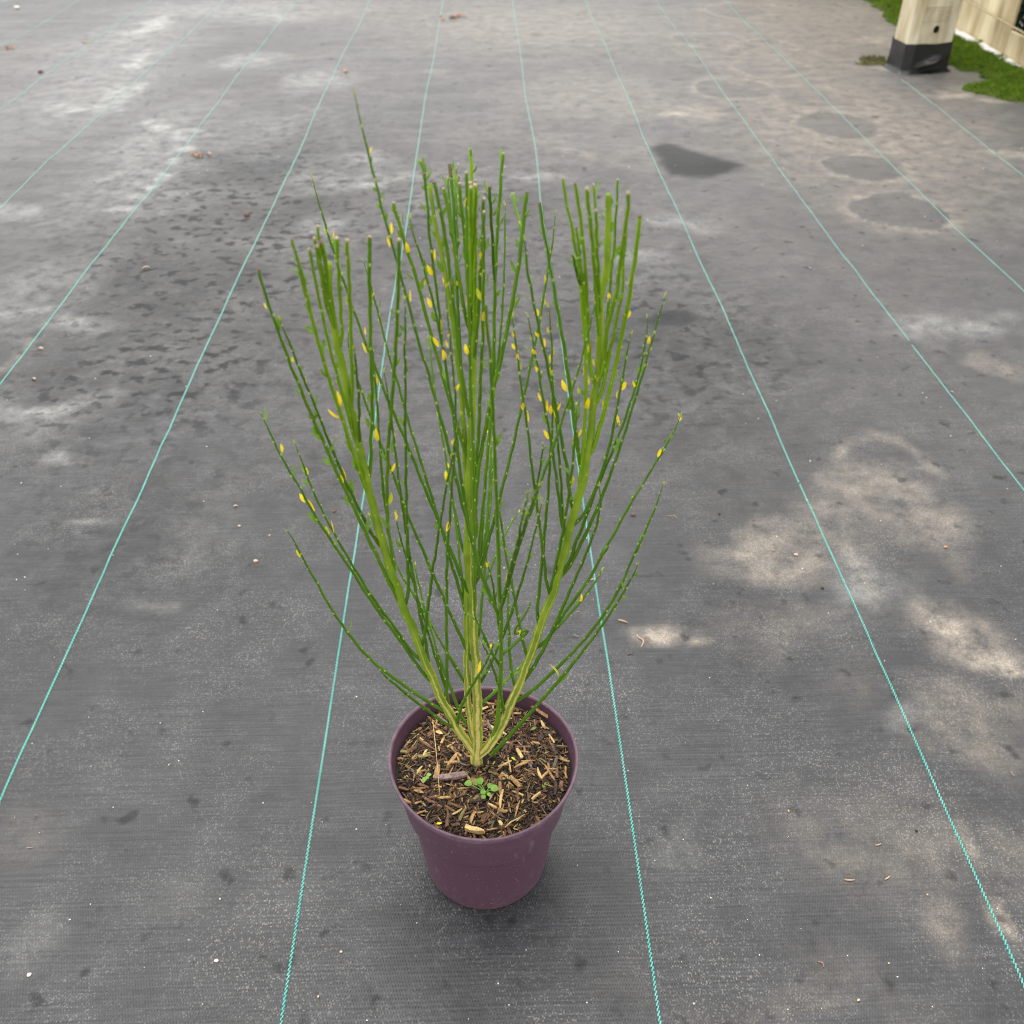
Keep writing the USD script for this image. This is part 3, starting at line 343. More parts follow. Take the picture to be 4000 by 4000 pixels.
F2|nat|-182 5967 3633 -103 5984 3807 -63 6006 3969 -24 6031 4125 14 6057 4277 51 6085 4425 86 6114 4570 121 6144 4711 154 6174 4849 186 6206 4985 216 6238 5118 246 6271 5248 274 6305 5376 301 6339 5502 327 6373 5626 351 6409 5748 375 6444 5869 397 6480 5987 417 6517 6104 437 6554 6219 455 6591 6333 472 6629 6445 481 6667 6557|140 64
F3|nat|578 5696 4387 518 5682 4581 499 5664 4757 478 5644 4929 456 5623 5097 432 5601 5259 408 5577 5418 383 5553 5572 358 5528 5721 333 5503 5866 309 5477 6007 285 5450 6144 262 5423 6277 236 5396 6405|128 55
F4|cutm|228 6089 6630 216 6146 6681 202 6220 6725 188 6301 6767 179 6389 6809|101 86
F5|nat|619 5678 4651 577 5671 4828 556 5661 4991 532 5651 5149 506 5640 5303 479 5628 5452 451 5616 5598 422 5604 5739 394 5591 5877 366 5578 6010 338 5564 6141 312 5550 6268 288 5536 6392 266 5522 6513 246 5508 6631 228 5493 6746 213 5478 6859|135 68
F6|cutm|671 5651 5019 622 5640 5185 602 5626 5339 582 5611 5490 560 5594 5637 538 5577 5780 515 5558 5920 492 5540 6056 469 5520 6188 445 5500 6316 422 5480 6441 400 5459 6563 377 5438 6681 356 5417 6796 335 5395 6908 315 5373 7018 298 5351 7124|139 94
F7|nat|381 5756 3373 363 5756 3596 373 5756 3792 383 5756 3983 393 5756 4168 402 5756 4348 411 5756 4523 418 5756 4693 425 5756 4858 430 5756 5019 434 5756 5175 436 5756 5328 436 5756 5476 434 5756 5620 430 5756 5761 424 5756 5898 416 5756 6032 405 5756 6162 390 5756 6289|140 58
F8|nat|54 5483 3867 95 5474 4054 133 5462 4239 172 5448 4418 211 5434 4592 250 5419 4760 289 5403 4924 326 5387 5083 363 5370 5238 399 5353 5388 433 5335 5534 465 5317 5677 495 5299 5816 523 5280 5952 548 5261 6084 571 5242 6214 590 5223 6341 607 5203 6465 621 5183 6586|130 45
F9|nat|320 5674 4867 336 5617 5012 343 5543 5163 347 5461 5316 347 5374 5469|85 52
F10|nat|54 5481 3876 91 5326 4192 118 5125 4534 140 4902 4880 158 4664 5221 171 4413 5555 180 4151 5880 185 3881 6194|120 52
F10b|nat|54 5487 3848 94 5347 4144 122 5165 4465 147 4963 4788 169 4747 5107 188 4520 5420 205 4284 5724 220 4039 6018 233 3787 6302|151 69
F11|nat|546 5689 4492 528 5689 4653 517 5689 4813 504 5689 4969 490 5689 5121 476 5689 5269 463 5689 5413 450 5689 5553 439 5689 5690 428 5689 5824|107 61
F12|nat|470 5737 3726 476 5709 3949 499 5673 4160 518 5633 4368 533 5591 4572 544 5546 4771 553 5499 4965 559 5451 5154 562 5402 5337 562 5351 5510 560 5299 5687 557 5246 5865 556 5192 5850 549 5137 6011|136 56
F13|nat|57 5579 3411 114 5537 3642 157 5484 3876 196 5424 4108 231 5361 4335 262 5294 4558 289 5225 4775 312 5153 4987 329 5079 5193|126 51
F14|nat|-89 6093 3485 -36 6180 3593 18 6293 3679 79 6418 3753 150 6552 3816 236 6693 3866|110 68
G1|cutb|636 5670 4765 646 5655 4929 650 5636 5095 652 5615 5257 651 5593 5415 647 5569 5569 642 5544 5719 634 5519 5865 624 5493 6007 612 5466 6145 598 5438 6279 582 5410 6409 564 5382 6536 545 5353 6658 525 5323 6777 503 5293 6893 480 5263 7005 455 5232 7114 430 5201 7219 409 5170 7322|133 76
G2|cutb|713 5587 5782 665 5562 5930 648 5529 6073 632 5493 6214 618 5453 6351 603 5412 6485 589 5370 6616 574 5325 6743 557 5280 6866 538 5233 6985 517 5186 7100 493 5137 7212 467 5087 7320|120 88
G3|cutb|595 5434 6299 595 5411 6425 577 5381 6549 558 5347 6671 538 5311 6791 518 5273 6907 499 5234 7020|96 72
G3b|nat|551 5361 6625 526 5304 6697 509 5230 6776 488 5148 6856 464 5061 6935|84 71
G4|cutb|714 5552 6155 686 5502 6300 666 5437 6447 645 5364 6592 624 5287 6733 602 5206 6871 579 5121 7005 557 5034 7135 534 4944 7260 510 4852 7380|124 104
G5|cutb|606 5065 6974 596 5046 7071 584 5021 7168 570 4994 7263 554 4965 7357|92 66
G5b|cutb|702 5532 6344 680 5439 6506 656 5318 6673 629 5184 6839 601 5041 7001 573 4890 7157 545 4732 7309|113 71
G6|cutm|716 5582 5843 753 5587 5960 755 5593 6079 758 5601 6196 761 5608 6310 765 5617 6421 769 5625 6529 772 5634 6636 775 5643 6740 777 5653 6842 779 5662 6942 780 5672 7041 779 5682 7137|103 68
G7|cutb|715 5584 5814 747 5539 5967 741 5481 6128 738 5416 6286 743 5347 6437 754 5274 6579 754 5198 6720 748 5119 6861 743 5038 6998 736 4956 7129 727 4871 7257 714 4784 7379|154 90
G8|cutb|703 5602 5613 751 5579 5749 765 5549 5893 774 5516 6036 784 5481 6170 793 5444 6304 796 5405 6448 801 5365 6517 800 5323 6614 790 5281 6763 783 5237 6876 778 5193 6985 772 5148 7116 771 5102 7217|131 62
G9|cutb|686 5639 5172 739 5622 5321 762 5600 5476 783 5576 5628 801 5550 5777 816 5523 5924 829 5494 6066 839 5465 6206 847 5435 6342 853 5404 6474 858 5372 6603 860 5339 6728 861 5306 6850 860 5273 6969 856 5239 7084|146 108
G10|nat|594 5689 4496 691 5689 4623 741 5689 4765 781 5689 4908 814 5689 5052 839 5689 5194 859 5689 5335 875 5689 5474 888 5689 5611 900 5689 5744 911 5689 5874 922 5689 5999 930 5689 6123|137 51
G11|nat|503 5727 3896 580 5727 4050 633 5727 4241 636 5727 4266 673 5727 4399 719 5727 4578 756 5727 4729 793 5727 4874 835 5727 5019 876 5727 5162 914 5727 5301 948 5727 5437 978 5727 5571 1004 5727 5703 1024 5727 5834 1038 5727 5963 1046 5727 6091 1046 5727 6217|144 50
G12|nat|511 5724 3938 613 5717 4090 670 5709 4259 721 5699 4426 768 5689 4591 810 5678 4754 847 5667 4914 881 5655 5071 912 5643 5225 939 5631 5376 964 5618 5523 987 5605 5668 1008 5592 5808 1027 5579 5946 1045 5566 6080 1062 5552 6210 1079 5538 6337 1095 5524 6461|143 48
G13|nat|206 5801 2586 303 5773 2789 376 5737 3007 437 5698 3227 491 5655 3447 539 5610 3664 582 5564 3878 623 5515 4087 664 5466 4291 700 5415 4490 730 5363 4684 748 5310 4875 751 5256 5062 724 5201 5246|160 69
G14|nat|328 5779 3085 461 5785 3214 538 5793 3381 618 5802 3543 704 5812 3693 779 5822 3840 844 5832 3997 913 5843 4170 919 5854 4164 873 5866 4057 938 5877 4207 1000 5889 4359 1060 5902 4502 1121 5914 4640 1183 5927 4773 1245 5939 4905 1304 5952 5036 1357 5965 5167 1401 5979 5298|154 66
G15|nat|148 5810 2366 301 5804 2493 415 5796 2646 523 5787 2802 626 5777 2962 722 5767 3125 810 5756 3290 888 5746 3458 955 5734 3628 1011 5723 3800 1056 5711 3973 1095 5699 4158 1142 5687 4347 1114 5675 4245 1112 5662 4257 1160 5649 4467 1197 5636 4631 1225 5623 4779 1247 5610 4944|163 56
G16|nat|-47 5875 1530 67 5849 1748 176 5817 1971 281 5780 2193 382 5741 2412 478 5700 2628 568 5658 2842 653 5614 3052 732 5568 3261 805 5522 3467 870 5474 3670 929 5426 3872 980 5376 4072 1024 5326 4270 1057 5275 4469|185 65
G17|nat|475 5668 3379 568 5697 3484 658 5735 3582 744 5777 3680 822 5821 3783 888 5868 3893|128 63
H1|nat|-354 5819 2028 -322 5726 2350 -259 5605 2679 -183 5471 2999 -108 5327 3315 -45 5176 3632 -3 5019 3954|155 66
H2|nat|-167 5883 2496 -78 5883 2684 -12 5883 2867 48 5883 3049 99 5883 3230 135 5883 3413|150 76
H3|nat|56 5623 3179 205 5585 3480 169 5536 3520 229 5481 3748 269 5423 3974|129 59
H4|nat|298 5784 2958 241 5806 3167 214 5834 3350 187 5865 3526 160 5898 3695 133 5933 3859 108 5969 4018 85 6006 4174 64 6045 4325 49 6084 4474|144 81
H5|nat|193 5803 2533 151 5842 2739 139 5892 2909 132 5948 3076 139 6007 2943 128 6070 3147 125 6136 3294 139 6203 3436|149 89
H6|nat|55 5656 2993 -16 5656 3169 -90 5656 3365 -54 5656 3272 -72 5656 3360 -136 5656 3542 -160 5656 3715|120 62
H7|nat|56 5564 3481 29 5564 3682 11 5564 3877 -11 5564 4064 -35 5564 4245|115 69
H9|nat|90 5818 2158 65 5745 2456 35 5651 2763 -3 5547 3064 -46 5435 3358 -95 5318 3642|141 70
H10|nat|-168 5869 2260 -10 5983 2306 105 6130 2307 226 6294 2291 350 6469 2272|153 112
H11|nat|-175 5851 1899 -313 5882 2097 -368 5923 2280 -420 5969 2455 -470 6017 2624 -516 6068 2789 -558 6122 2950 -597 6177 3108 -630 6233 3263 -658 6291 3416 -679 6351 3567|144 67
"""
LEAVES = """
S18 y -625 5254 7441 -612 5262 7469 7
S18 y -547 5307 6969 -545 5315 7032 16
S18 y -562 5314 6890 -572 5305 6958 12
S29 y -539 6233 6464 -548 6210 6551 26
D9 y -344 5880 6562 -336 5843 6653 18
D9 y -362 5880 6465 -391 5863 6539 27
S33 y -124 5655 6985 -123 5640 7053 19
C6 y -43 6009 6507 -49 5972 6582 20
C6 y -44 6040 6380 -57 6003 6469 21
S15 y -1065 6212 6627 -1088 6232 6643 16
S15 y -1035 6206 6577 -1022 6205 6634 8
S14 y -815 5149 6629 -815 5123 6673 14
S16 y -714 5434 6524 -691 5420 6562 8
S7 y -1255 5019 6657 -1268 5037 6682 10
S7 y -1185 5161 6234 -1193 5175 6264 19
S8 y -1144 5239 6045 -1149 5249 6080 13
S6b y -982 5331 5729 -1043 5315 5803 18
S6b y -959 5293 5838 -967 5283 5956 22
S15 y -871 6133 5909 -870 6134 5968 12
S15 y -872 6099 5784 -890 6062 5885 20
S14 y -812 5160 6606 -820 5153 6655 14
S22 y -761 5673 5775 -759 5649 5858 14
S18 y -471 5349 6528 -469 5361 6600 12
S30 y -415 5841 6408 -408 5805 6467 9
S30 y -382 5856 6244 -403 5857 6316 23
T3 y -289 6301 6175 -318 6314 6252 27
D4 y -213 6292 6199 -223 6266 6247 17
S33 y -134 5729 6317 -137 5743 6383 25
C7 y -47 5747 6344 -74 5759 6422 27
C7 y -39 5789 6173 -33 5750 6264 23
C7 y -27 5812 6076 -25 5814 6155 9
D9 y -325 5879 6053 -323 5839 6167 16
S30 y -344 5881 5943 -382 5871 6019 24
S30 y -314 5890 5834 -321 5876 5921 31
S27 y -231 5023 6458 -233 4995 6498 16
S27 y -243 5047 6380 -254 5027 6440 10
S33 y -143 5765 5940 -162 5773 6016 28
S27 y -214 5156 6023 -186 5135 6084 17
S22 y -762 5672 5766 -760 5641 5868 12
S27 y -238 4913 6776 -244 4915 6792 13
F2 y 405 6510 6102 405 6496 6183 18
F5 y 308 5538 6333 305 5546 6377 17
F2 y 411 6467 5960 411 6441 6021 10
F1 y 158 5549 6182 149 5528 6230 15
F1 y 163 5559 6090 148 5567 6126 18
F1 y 186 5568 6004 183 5559 6057 20
F1 y 207 5576 5927 202 5567 5987 16
F3 y 294 5454 6108 273 5428 6161 22
F5 y 320 5554 6180 291 5515 6232 18
F5 y 360 5563 6100 355 5579 6156 13
F7 y 395 5751 6104 385 5716 6164 14
F7 y 434 5751 5939 429 5762 5972 12
F7 y 414 5751 5876 407 5733 5952 14
F7 y 427 5751 5745 412 5768 5832 21
F3 y 309 5480 5968 292 5464 6012 20
F6 y 513 5570 5763 482 5586 5839 28
F3 y 341 5524 5713 318 5517 5787 14
G2 y 640 5522 6072 636 5497 6153 14
G1 y 632 5501 5924 612 5506 5983 20
G2 y 684 5547 5967 679 5547 6018 13
G1 y 653 5516 5840 648 5518 5907 11
T5 y 707 5569 5824 721 5557 5893 14
G1 y 648 5552 5628 659 5526 5734 28
G9 y 766 5570 5612 763 5569 5695 13
G10 y 874 5683 5629 869 5650 5710 17
G10 y 903 5684 5697 922 5685 5764 28
G11 y 912 5721 5385 882 5719 5490 17
G11 y 1005 5722 5687 976 5704 5757 14
G12 y 1022 5576 5935 1031 5584 5972 9
G12 y 1031 5558 6117 1030 5530 6187 18
G9 y 859 5420 6370 871 5403 6431 17
G14 y 1393 5970 5259 1400 5978 5296 18
G9 y 857 5361 6615 849 5344 6667 21
G6 y 763 5609 6409 761 5612 6450 22
S9 y -1398 5359 5445 -1399 5356 5516 21
S10 y -1304 5590 5096 -1314 5607 5144 12
S9 y -1326 5455 4949 -1357 5475 5012 24
S9 y -1272 5476 4854 -1309 5480 4955 17
S9 y -1220 5525 4571 -1223 5533 4665 31
S10 y -1192 5646 4504 -1192 5616 4651 31
S8 y -1028 5495 5108 -1043 5498 5216 24
S7 y -1036 5449 5121 -1050 5460 5178 17
S22 y -790 5635 5342 -795 5619 5458 29
S11 y -1451 5544 4365 -1469 5537 4439 21
S21 y -768 5995 4808 -729 5984 4908 21
S19 y -747 5577 4826 -728 5594 4919 30
S24 y -736 5800 4491 -740 5779 4598 21
S23 y -648 5469 5475 -649 5453 5541 9
S26 y -225 4734 5901 -216 4694 5971 12
S26 y -244 4821 5734 -244 4807 5787 19
S30 y -259 5933 5192 -249 5931 5248 13
S31 y -343 6280 4645 -347 6296 4687 14
S26 y -288 4936 5506 -289 4952 5562 17
S27 y -338 5484 4642 -318 5464 4744 28
E6 y -28 6485 4840 -35 6505 4873 19
F1 y 224 5608 5597 219 5579 5672 24
F1 y 262 5617 5496 252 5627 5579 14
F3 y 386 5540 5623 379 5509 5734 16
F7 y 425 5750 5472 422 5734 5552 24
F11 y 455 5683 5479 433 5648 5569 17
F7 y 445 5750 5379 444 5761 5433 11
F3 y 410 5578 5374 369 5588 5443 24
F5 y 457 5610 5583 476 5579 5668 14
F12 y 553 5358 5473 545 5349 5531 21
F6 y 611 5615 5369 625 5590 5445 14
F12 y 561 5471 5057 572 5460 5137 27
G14 y 1255 5938 4961 1273 5932 5037 23
F10b y 153 4840 4970 160 4806 5081 25
F10b y 155 4972 4765 134 4984 4784 21
F10 y 93 5257 4307 103 5234 4446 13
H3 y 189 5582 3452 214 5568 3528 25
H7 y -39 5559 4218 -53 5523 4299 19
G17 y 714 5756 3653 713 5716 3779 20
H1 y -136 5369 3220 -113 5341 3404 34
G16 y 551 5652 2844 474 5633 3032 25
H1 y -24 5077 3834 -26 5093 3862 19
F1 b 225 5592 5768 202 5605 5790 19
F10 b 154 4673 5206 170 4662 5276 17
S18 g -609 5279 7224 -627 5266 7250 15
S18 g -585 5284 7184 -566 5284 7228 5
S18 g -596 5290 7121 -619 5301 7154 15
S18 g -572 5298 7045 -560 5279 7104 19
S29 g -611 6270 6727 -628 6277 6781 23
S29 g -580 6247 6565 -598 6231 6624 21
S29 g -567 6259 6656 -561 6254 6737 7
D9 g -383 5880 7018 -392 5884 7051 19
D9 g -379 5880 6887 -412 5870 6941 15
D9 g -362 5880 6801 -349 5881 6858 22
T3 g -348 6365 6510 -383 6367 6571 19
D1 g -292 6121 6753 -269 6082 6835 20
D3 g -240 6336 6540 -256 6298 6647 28
D1 g -292 6121 6556 -299 6090 6635 21
D4 g -212 6381 6418 -192 6354 6498 24
C3 g -58 5989 6792 -87 5961 6865 15
C5 g -89 6422 6941 -63 6385 7004 14
S30 g -412 5829 6540 -405 5802 6602 20
T3 g -319 6323 6288 -353 6319 6381 29
C6 g -57 5987 6595 -65 6000 6664 20
C7 g -8 5642 6729 4 5623 6811 17
C6 g -53 6021 6462 -86 6003 6518 18
E2 g 40 6334 6683 75 6319 6744 19
E2 g 39 6306 6773 51 6307 6837 21
E5 g 246 6087 6760 275 6094 6812 16
E5 g 200 6077 6564 184 6094 6619 18
E5 g 184 6069 6389 151 6051 6480 23
E5 g 230 6092 6854 206 6094 6913 9
E1 g 84 6515 6535 115 6496 6613 12
E1 g 59 6486 6325 60 6495 6377 22
F6 g 313 5385 6924 289 5359 6970 10
T5 g 719 5471 6778 708 5484 6859 27
T5 g 726 5456 6908 733 5446 6978 20
T5 g 683 5448 6974 649 5452 7046 8
T5 g 715 5435 7080 715 5427 7119 18
S6b g -1004 4982 6539 -1025 4961 6578 12
S6b g -977 5070 6364 -965 5060 6437 20
S6b g -998 5173 6124 -1020 5137 6203 21
S7 g -1188 5238 5957 -1219 5201 6029 11
S8 g -1117 5301 5846 -1099 5293 5932 13
S7 g -1140 5303 5726 -1125 5291 5811 27
S5 g -952 5301 6109 -948 5311 6152 19
S8 g -1163 5155 6298 -1142 5116 6360 12
S8 g -1184 5131 6356 -1178 5125 6392 20
S8 g -1148 5204 6152 -1143 5194 6196 15
S16 g -829 5543 5512 -846 5539 5598 28
S29 g -514 6211 6285 -563 6215 6335 17
S29 g -469 6200 6208 -437 6192 6306 29
S30 g -355 5865 6137 -376 5859 6218 30
D1 g -251 6121 6255 -253 6110 6357 31
S19 g -557 5229 6506 -581 5226 6544 14
S20 g -500 5092 6472 -517 5067 6525 16
S19 g -548 5274 6333 -536 5267 6383 19
S19 g -588 5331 6102 -556 5331 6165 17
S20 g -515 5208 6112 -496 5180 6190 19
S16 g -810 5524 5727 -807 5543 5784 21
E1 g 56 6450 6038 89 6455 6089 25
E5 g 170 6056 6114 215 6074 6213 12
C7 g -11 5722 6439 -1 5700 6551 11
T4 g -13 4657 6467 -46 4644 6513 13
F3 g 331 5495 5884 336 5471 5954 20
F5 g 402 5596 5744 356 5559 5825 9
E3b g 27 6385 5360 75 6346 5447 26
G1 g 624 5532 5752 587 5507 5831 21
F6 g 551 5589 5604 518 5601 5690 33
G11 g 1006 5722 5795 995 5692 5881 21
G1 g 597 5442 6229 584 5444 6286 17
G10 g 887 5684 5754 876 5659 5838 12
S7 g -1128 5345 5554 -1166 5309 5644 27
S7 g -1138 5332 5607 -1164 5303 5685 20
S7 g -1088 5379 5426 -1057 5380 5492 26
S8 g -1061 5404 5487 -1008 5394 5539 6
S7 g -1091 5405 5306 -1148 5398 5366 28
S8 g -1007 5534 4930 -991 5521 5097 35
S7 g -1026 5498 4870 -1052 5475 4993 22
S9 g -1266 5497 4724 -1328 5487 4835 30
S10 g -1310 5600 4985 -1359 5616 5036 20
S9 g -1361 5406 5217 -1335 5378 5323 19
S7 g -940 5561 4561 -908 5565 4721 31
S19 g -759 5614 4567 -828 5589 4700 31
S6b g -939 5513 5174 -962 5484 5297 22
S6b g -949 5455 5372 -982 5434 5476 28
S24 g -723 5800 4229 -750 5765 4342 27
S23 g -681 5489 5343 -664 5506 5457 24
S19 g -726 5504 5264 -761 5486 5341 22
T4 g 37 4939 5763 63 4910 5868 28
S20 g -574 5337 5654 -602 5297 5748 23
E3b g -5 6268 5000 -41 6232 5081 19
F3 g 380 5556 5519 343 5529 5609 24
F6 g 544 5589 5606 516 5574 5698 38
F12 g 545 5441 5174 504 5438 5237 22
G12 g 892 5638 5213 883 5657 5265 22
G14 g 1334 5954 5102 1354 5967 5160 21
G14 g 1302 5950 5080 1294 5925 5128 21
S18 g -35 5500 3978 -92 5497 4070 27
S18 g -9 5503 3879 -54 5518 3932 24
E3b g -123 5996 3913 -131 5963 4053 26
F10 g 136 4887 4900 88 4898 4940 18
H7 g 8 5558 3886 8 5542 3960 19
G16 g 992 5350 4163 970 5357 4227 16
G16 g 1040 5309 4318 1058 5288 4383 26
G16 g 984 5380 4029 1023 5377 4066 16
G16 g 921 5427 3847 931 5417 3930 24
S25 g -558 6203 2941 -564 6169 3154 31
S11 g -1191 5663 3446 -1155 5668 3604 9
H11 g -680 6331 3533 -681 6341 3580 21
G16 g 554 5662 2765 634 5651 2911 21
H2 g -129 5873 2562 -68 5856 2729 22
"""


def ground_z(x, y):
    x = np.asarray(x, float); y = np.asarray(y, float)
    p = np.stack([x * 2.1, y * 2.1, np.zeros_like(x)], -1)
    q = np.stack([x * 5.0, y * 14.0, np.zeros_like(x) + 3.3], -1)
    near = np.exp(-((x + 0.012) ** 2 + (y - 0.578) ** 2) / 0.035)
    return ((fbm(p, 3, 4) - 0.5) * 0.016 + (fbm(q, 2, 9) - 0.5) * 0.0055) * (1 - near)


def grid_axis(lo, hi, step, far_lo, far_hi):
    core = np.arange(lo, hi + step / 2, step)
    out, s, v = [], step, hi
    while v < far_hi:
        s *= 1.5; v += s; out.append(v)
    inn, s, v = [], step, lo
    while v > far_lo:
        s *= 1.5; v -= s; inn.append(v)
    return np.array(inn[::-1] + list(core) + out)


gx = grid_axis(-2.5, 2.15, 0.011, -120, 120)
gy = grid_axis(0.28, 5.6, 0.0125, -120, 200)
GX, GY = np.meshgrid(gx, gy)
GZ = ground_z(GX, GY) * np.exp(-np.maximum(0, np.hypot(GX, GY - 2) - 6) / 3)
gv = np.stack([GX, GY, GZ], -1).reshape(-1, 3)
nx, ny = len(gx), len(gy)
ii = (np.arange(ny - 1)[:, None] * nx + np.arange(nx - 1)[None]).ravel()
gf = np.stack([ii, ii + 1, ii + nx + 1, ii + nx], 1)
# stain map in metres on the cloth: soft blotches with ragged edges
wx = gv[:, 0] + (fbm(gv * 9.0, 4, 21) - 0.5) * 0.16
wy = gv[:, 1] + (fbm(gv * 9.0, 4, 33) - 0.5) * 0.22
sx_ = gv[:, 0] + (fbm(gv * 30.0, 3, 41) - 0.5) * 0.03
sy_ = gv[:, 1] + (fbm(gv * 30.0, 3, 43) - 0.5) * 0.03


def blots(items):
    out = np.zeros(len(gv))
    for x, y, rx, ry, s in items:
        big = min(1.0, max(rx, ry) / 0.1)
        px, py = sx_ * (1 - big) + wx * big, sy_ * (1 - big) + wy * big
        d = np.hypot((px - x) / (rx * 1.15), (py - y) / (ry * 1.15))
        out = np.maximum(out, s * np.clip(1.35 - d, 0, 1) ** 1.2)
    return out


def line_dist(px, py, pts):
    best = np.full(len(px), 9.0)
    for (ax, ay), (bx, by) in zip(pts[:-1], pts[1:]):
        t = np.clip(((px - ax) * (bx - ax) + (py - ay) * (by - ay)) / ((bx - ax) ** 2 + (by - ay) ** 2), 0, 1)
        best = np.minimum(best, np.hypot(px - ax - t * (bx - ax), py - ay - t * (by - ay)))
    return best


dust, chalk, damp = blots(DUST), blots(CHALK) * 1.35, blots(DAMP)
for x, y, r in RINGS:                                          # rings of dust round the places where pots stood
    d = np.hypot(sx_ * 0.6 + wx * 0.4 - x, sy_ * 0.6 + wy * 0.4 - y)
    ring = np.exp(-np.maximum(0, d - r * 1.02) / (r * 0.42)) * np.clip((d / r - 0.90) / 0.10, 0, 1)
    dust = np.where(d < r, dust * np.clip((d / r - 0.86) / 0.14, 0.12, 1), np.maximum(dust, 0.60 * ring))
for pts in ARCS:
    d = line_dist(sx_, sy_, pts)
    dust = np.maximum(dust, 0.42 * np.exp(-(d / 0.013) ** 2))
dust = np.maximum(dust, 0.34 * np.clip((gv[:, 1] - 0.9) / 3.2, 0, 1) * np.clip(0.1 + 1.9 * fbm(gv * 1.7, 5, 77) - 0.3, 0.05, 1.3) * (0.45 + 0.55 * np.clip((gv[:, 0] + 1.2) / 1.5, 0, 1)))
wet = np.zeros(len(gv))
for poly in WET:
    pg = shapely.Polygon(poly)
    near = np.nonzero((np.abs(gv[:, 0] - pg.centroid.x) < 0.5) & (np.abs(gv[:, 1] - pg.centroid.y) < 0.6))[0]
    pt = shapely.points(sx_[near], sy_[near])
    dd = np.where(shapely.contains(pg, pt), -shapely.distance(pg.exterior, pt), shapely.distance(pg.exterior, pt))
    wet[near] = np.maximum(wet[near], 0.85 * np.clip(0.5 - dd / 0.035, 0, 1))
dust *= 1 - wet
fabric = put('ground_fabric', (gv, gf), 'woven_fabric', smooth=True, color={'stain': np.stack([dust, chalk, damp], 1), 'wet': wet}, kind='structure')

# teal marker yarns woven into the cloth: little slanting stitches, two abreast
LINES = [(x, -0.4, 6.6) for x in (-2.335, -1.973, -1.623, -1.268, -0.910, -0.556, -0.203, 0.144, 0.490, 0.838, 1.170)] + [(1.512, -0.4, 3.72)]
for k, (lx, y0, y1) in enumerate(LINES):
    y = np.arange(y0, y1, 0.0023)
    lr = np.random.default_rng(100 + k)
    keep = noise(np.stack([y * 26, y * 0 + k, y * 0], 1), 3) > 0.03
    y = y[keep]
    cxy = lx + (noise(np.stack([y * 1.7, y * 0 + 7 * k, y * 0], 1), 8) - 0.5) * 0.012 + (k == 11) * (y - 3.0) * 0.02
    side = np.where(np.arange(len(y)) % 2 == 0, -1.0, 1.0) * 0.00055
    cxy = cxy + side
    hl, hw, sl = 0.00145, 0.00080 + lr.uniform(-1, 1, len(y)) * 0.00012, 0.00045
    z = ground_z(cxy, y)
    base = np.stack([cxy, y, z], 1)
    off = np.array([[-1, -1, 0.0003], [1, -1, 0.0003], [1, 1, 0.0003], [-1, 1, 0.0003], [-0.55, -0.7, 0.0012], [0.55, -0.7, 0.0012], [0.55, 0.7, 0.0012], [-0.55, 0.7, 0.0012]])
    v = np.zeros((len(y), 8, 3))
    v[..., 0] = base[:, None, 0] + off[None, :, 0] * hw[:, None] + off[None, :, 1] * sl
    v[..., 1] = base[:, None, 1] + off[None, :, 1] * hl
    v[..., 2] = base[:, None, 2] + off[None, :, 2]
    q = np.array([[4, 5, 6, 7], [0, 1, 5, 4], [1, 2, 6, 5], [2, 3, 7, 6], [3, 0, 4, 7]])
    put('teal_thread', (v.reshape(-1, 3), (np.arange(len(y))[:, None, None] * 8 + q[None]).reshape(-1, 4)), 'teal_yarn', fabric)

# ------------------------------------------------------------------ the post, the wall and what grows there
mottled('aged_concrete', (0.38, 0.30, 0.16), (0.82, 0.75, 0.57), 9.0, 0.85, 0.2, bump=0.002, stretch=(1.6, 1.6, 0.35), bscale=60)
mottled('stained_concrete', (0.33, 0.25, 0.13), (0.74, 0.64, 0.42), 6.5, 0.88, 0.2, bump=0.002, stretch=(1.5, 1.5, 0.35), bscale=55)
mottled('dark_hole', (0.012, 0.012, 0.010), (0.025, 0.024, 0.02), 30, 0.9, 0.1)
mottled('black_sheet', (0.008, 0.008, 0.0085), (0.014, 0.014, 0.014), 25, 0.36, 0.5, bump=0.0008)
mottled('white_stone', (0.52, 0.50, 0.46), (0.78, 0.77, 0.74), 22, 0.85, 0.2, bump=0.003)
mottled('moss_base', (0.045, 0.060, 0.014), (0.080, 0.120, 0.014), 30, 0.9, 0.1, bump=0.004)
mottled('moss_tuft', (0.070, 0.135, 0.008), (0.150, 0.240, 0.014), 20, 0.8, 0.2)
mottled('cable_tan', (0.40, 0.31, 0.17), (0.52, 0.42, 0.26), 60, 0.6, 0.3)
mottled('hedge_dark', (0.012, 0.034, 0.008), (0.040, 0.085, 0.020), 24, 0.7, 0.3)
mottled('hedge_stem', (0.05, 0.035, 0.02), (0.10, 0.075, 0.045), 24, 0.8, 0.2)


def prism(poly, z0, z1):
    m = trimesh.creation.extrude_polygon(shapely.Polygon(poly), z1 - z0, engine='earcut')
    m.apply_translation([0, 0, z0])
    return m


def slab(lo, hi, r=0.0, jit=0.0, seed=0):
    """A box with bevelled edges (a hull of shrunken boxes), vertices shaken a little."""
    lo, hi = np.array(lo, float), np.array(hi, float)
    c, h = (lo + hi) / 2, (hi - lo) / 2
    pts = []
    for ax in range(3):
        k = np.full(3, r); k[ax] = 0
        for s in np.ndindex(2, 2, 2):
            pts.append(c + (np.array(s) * 2 - 1) * (h - k))
    pts = np.array(pts) + np.random.default_rng(seed).uniform(-jit, jit, (24, 3))
    return trimesh.convex.convex_hull(pts)


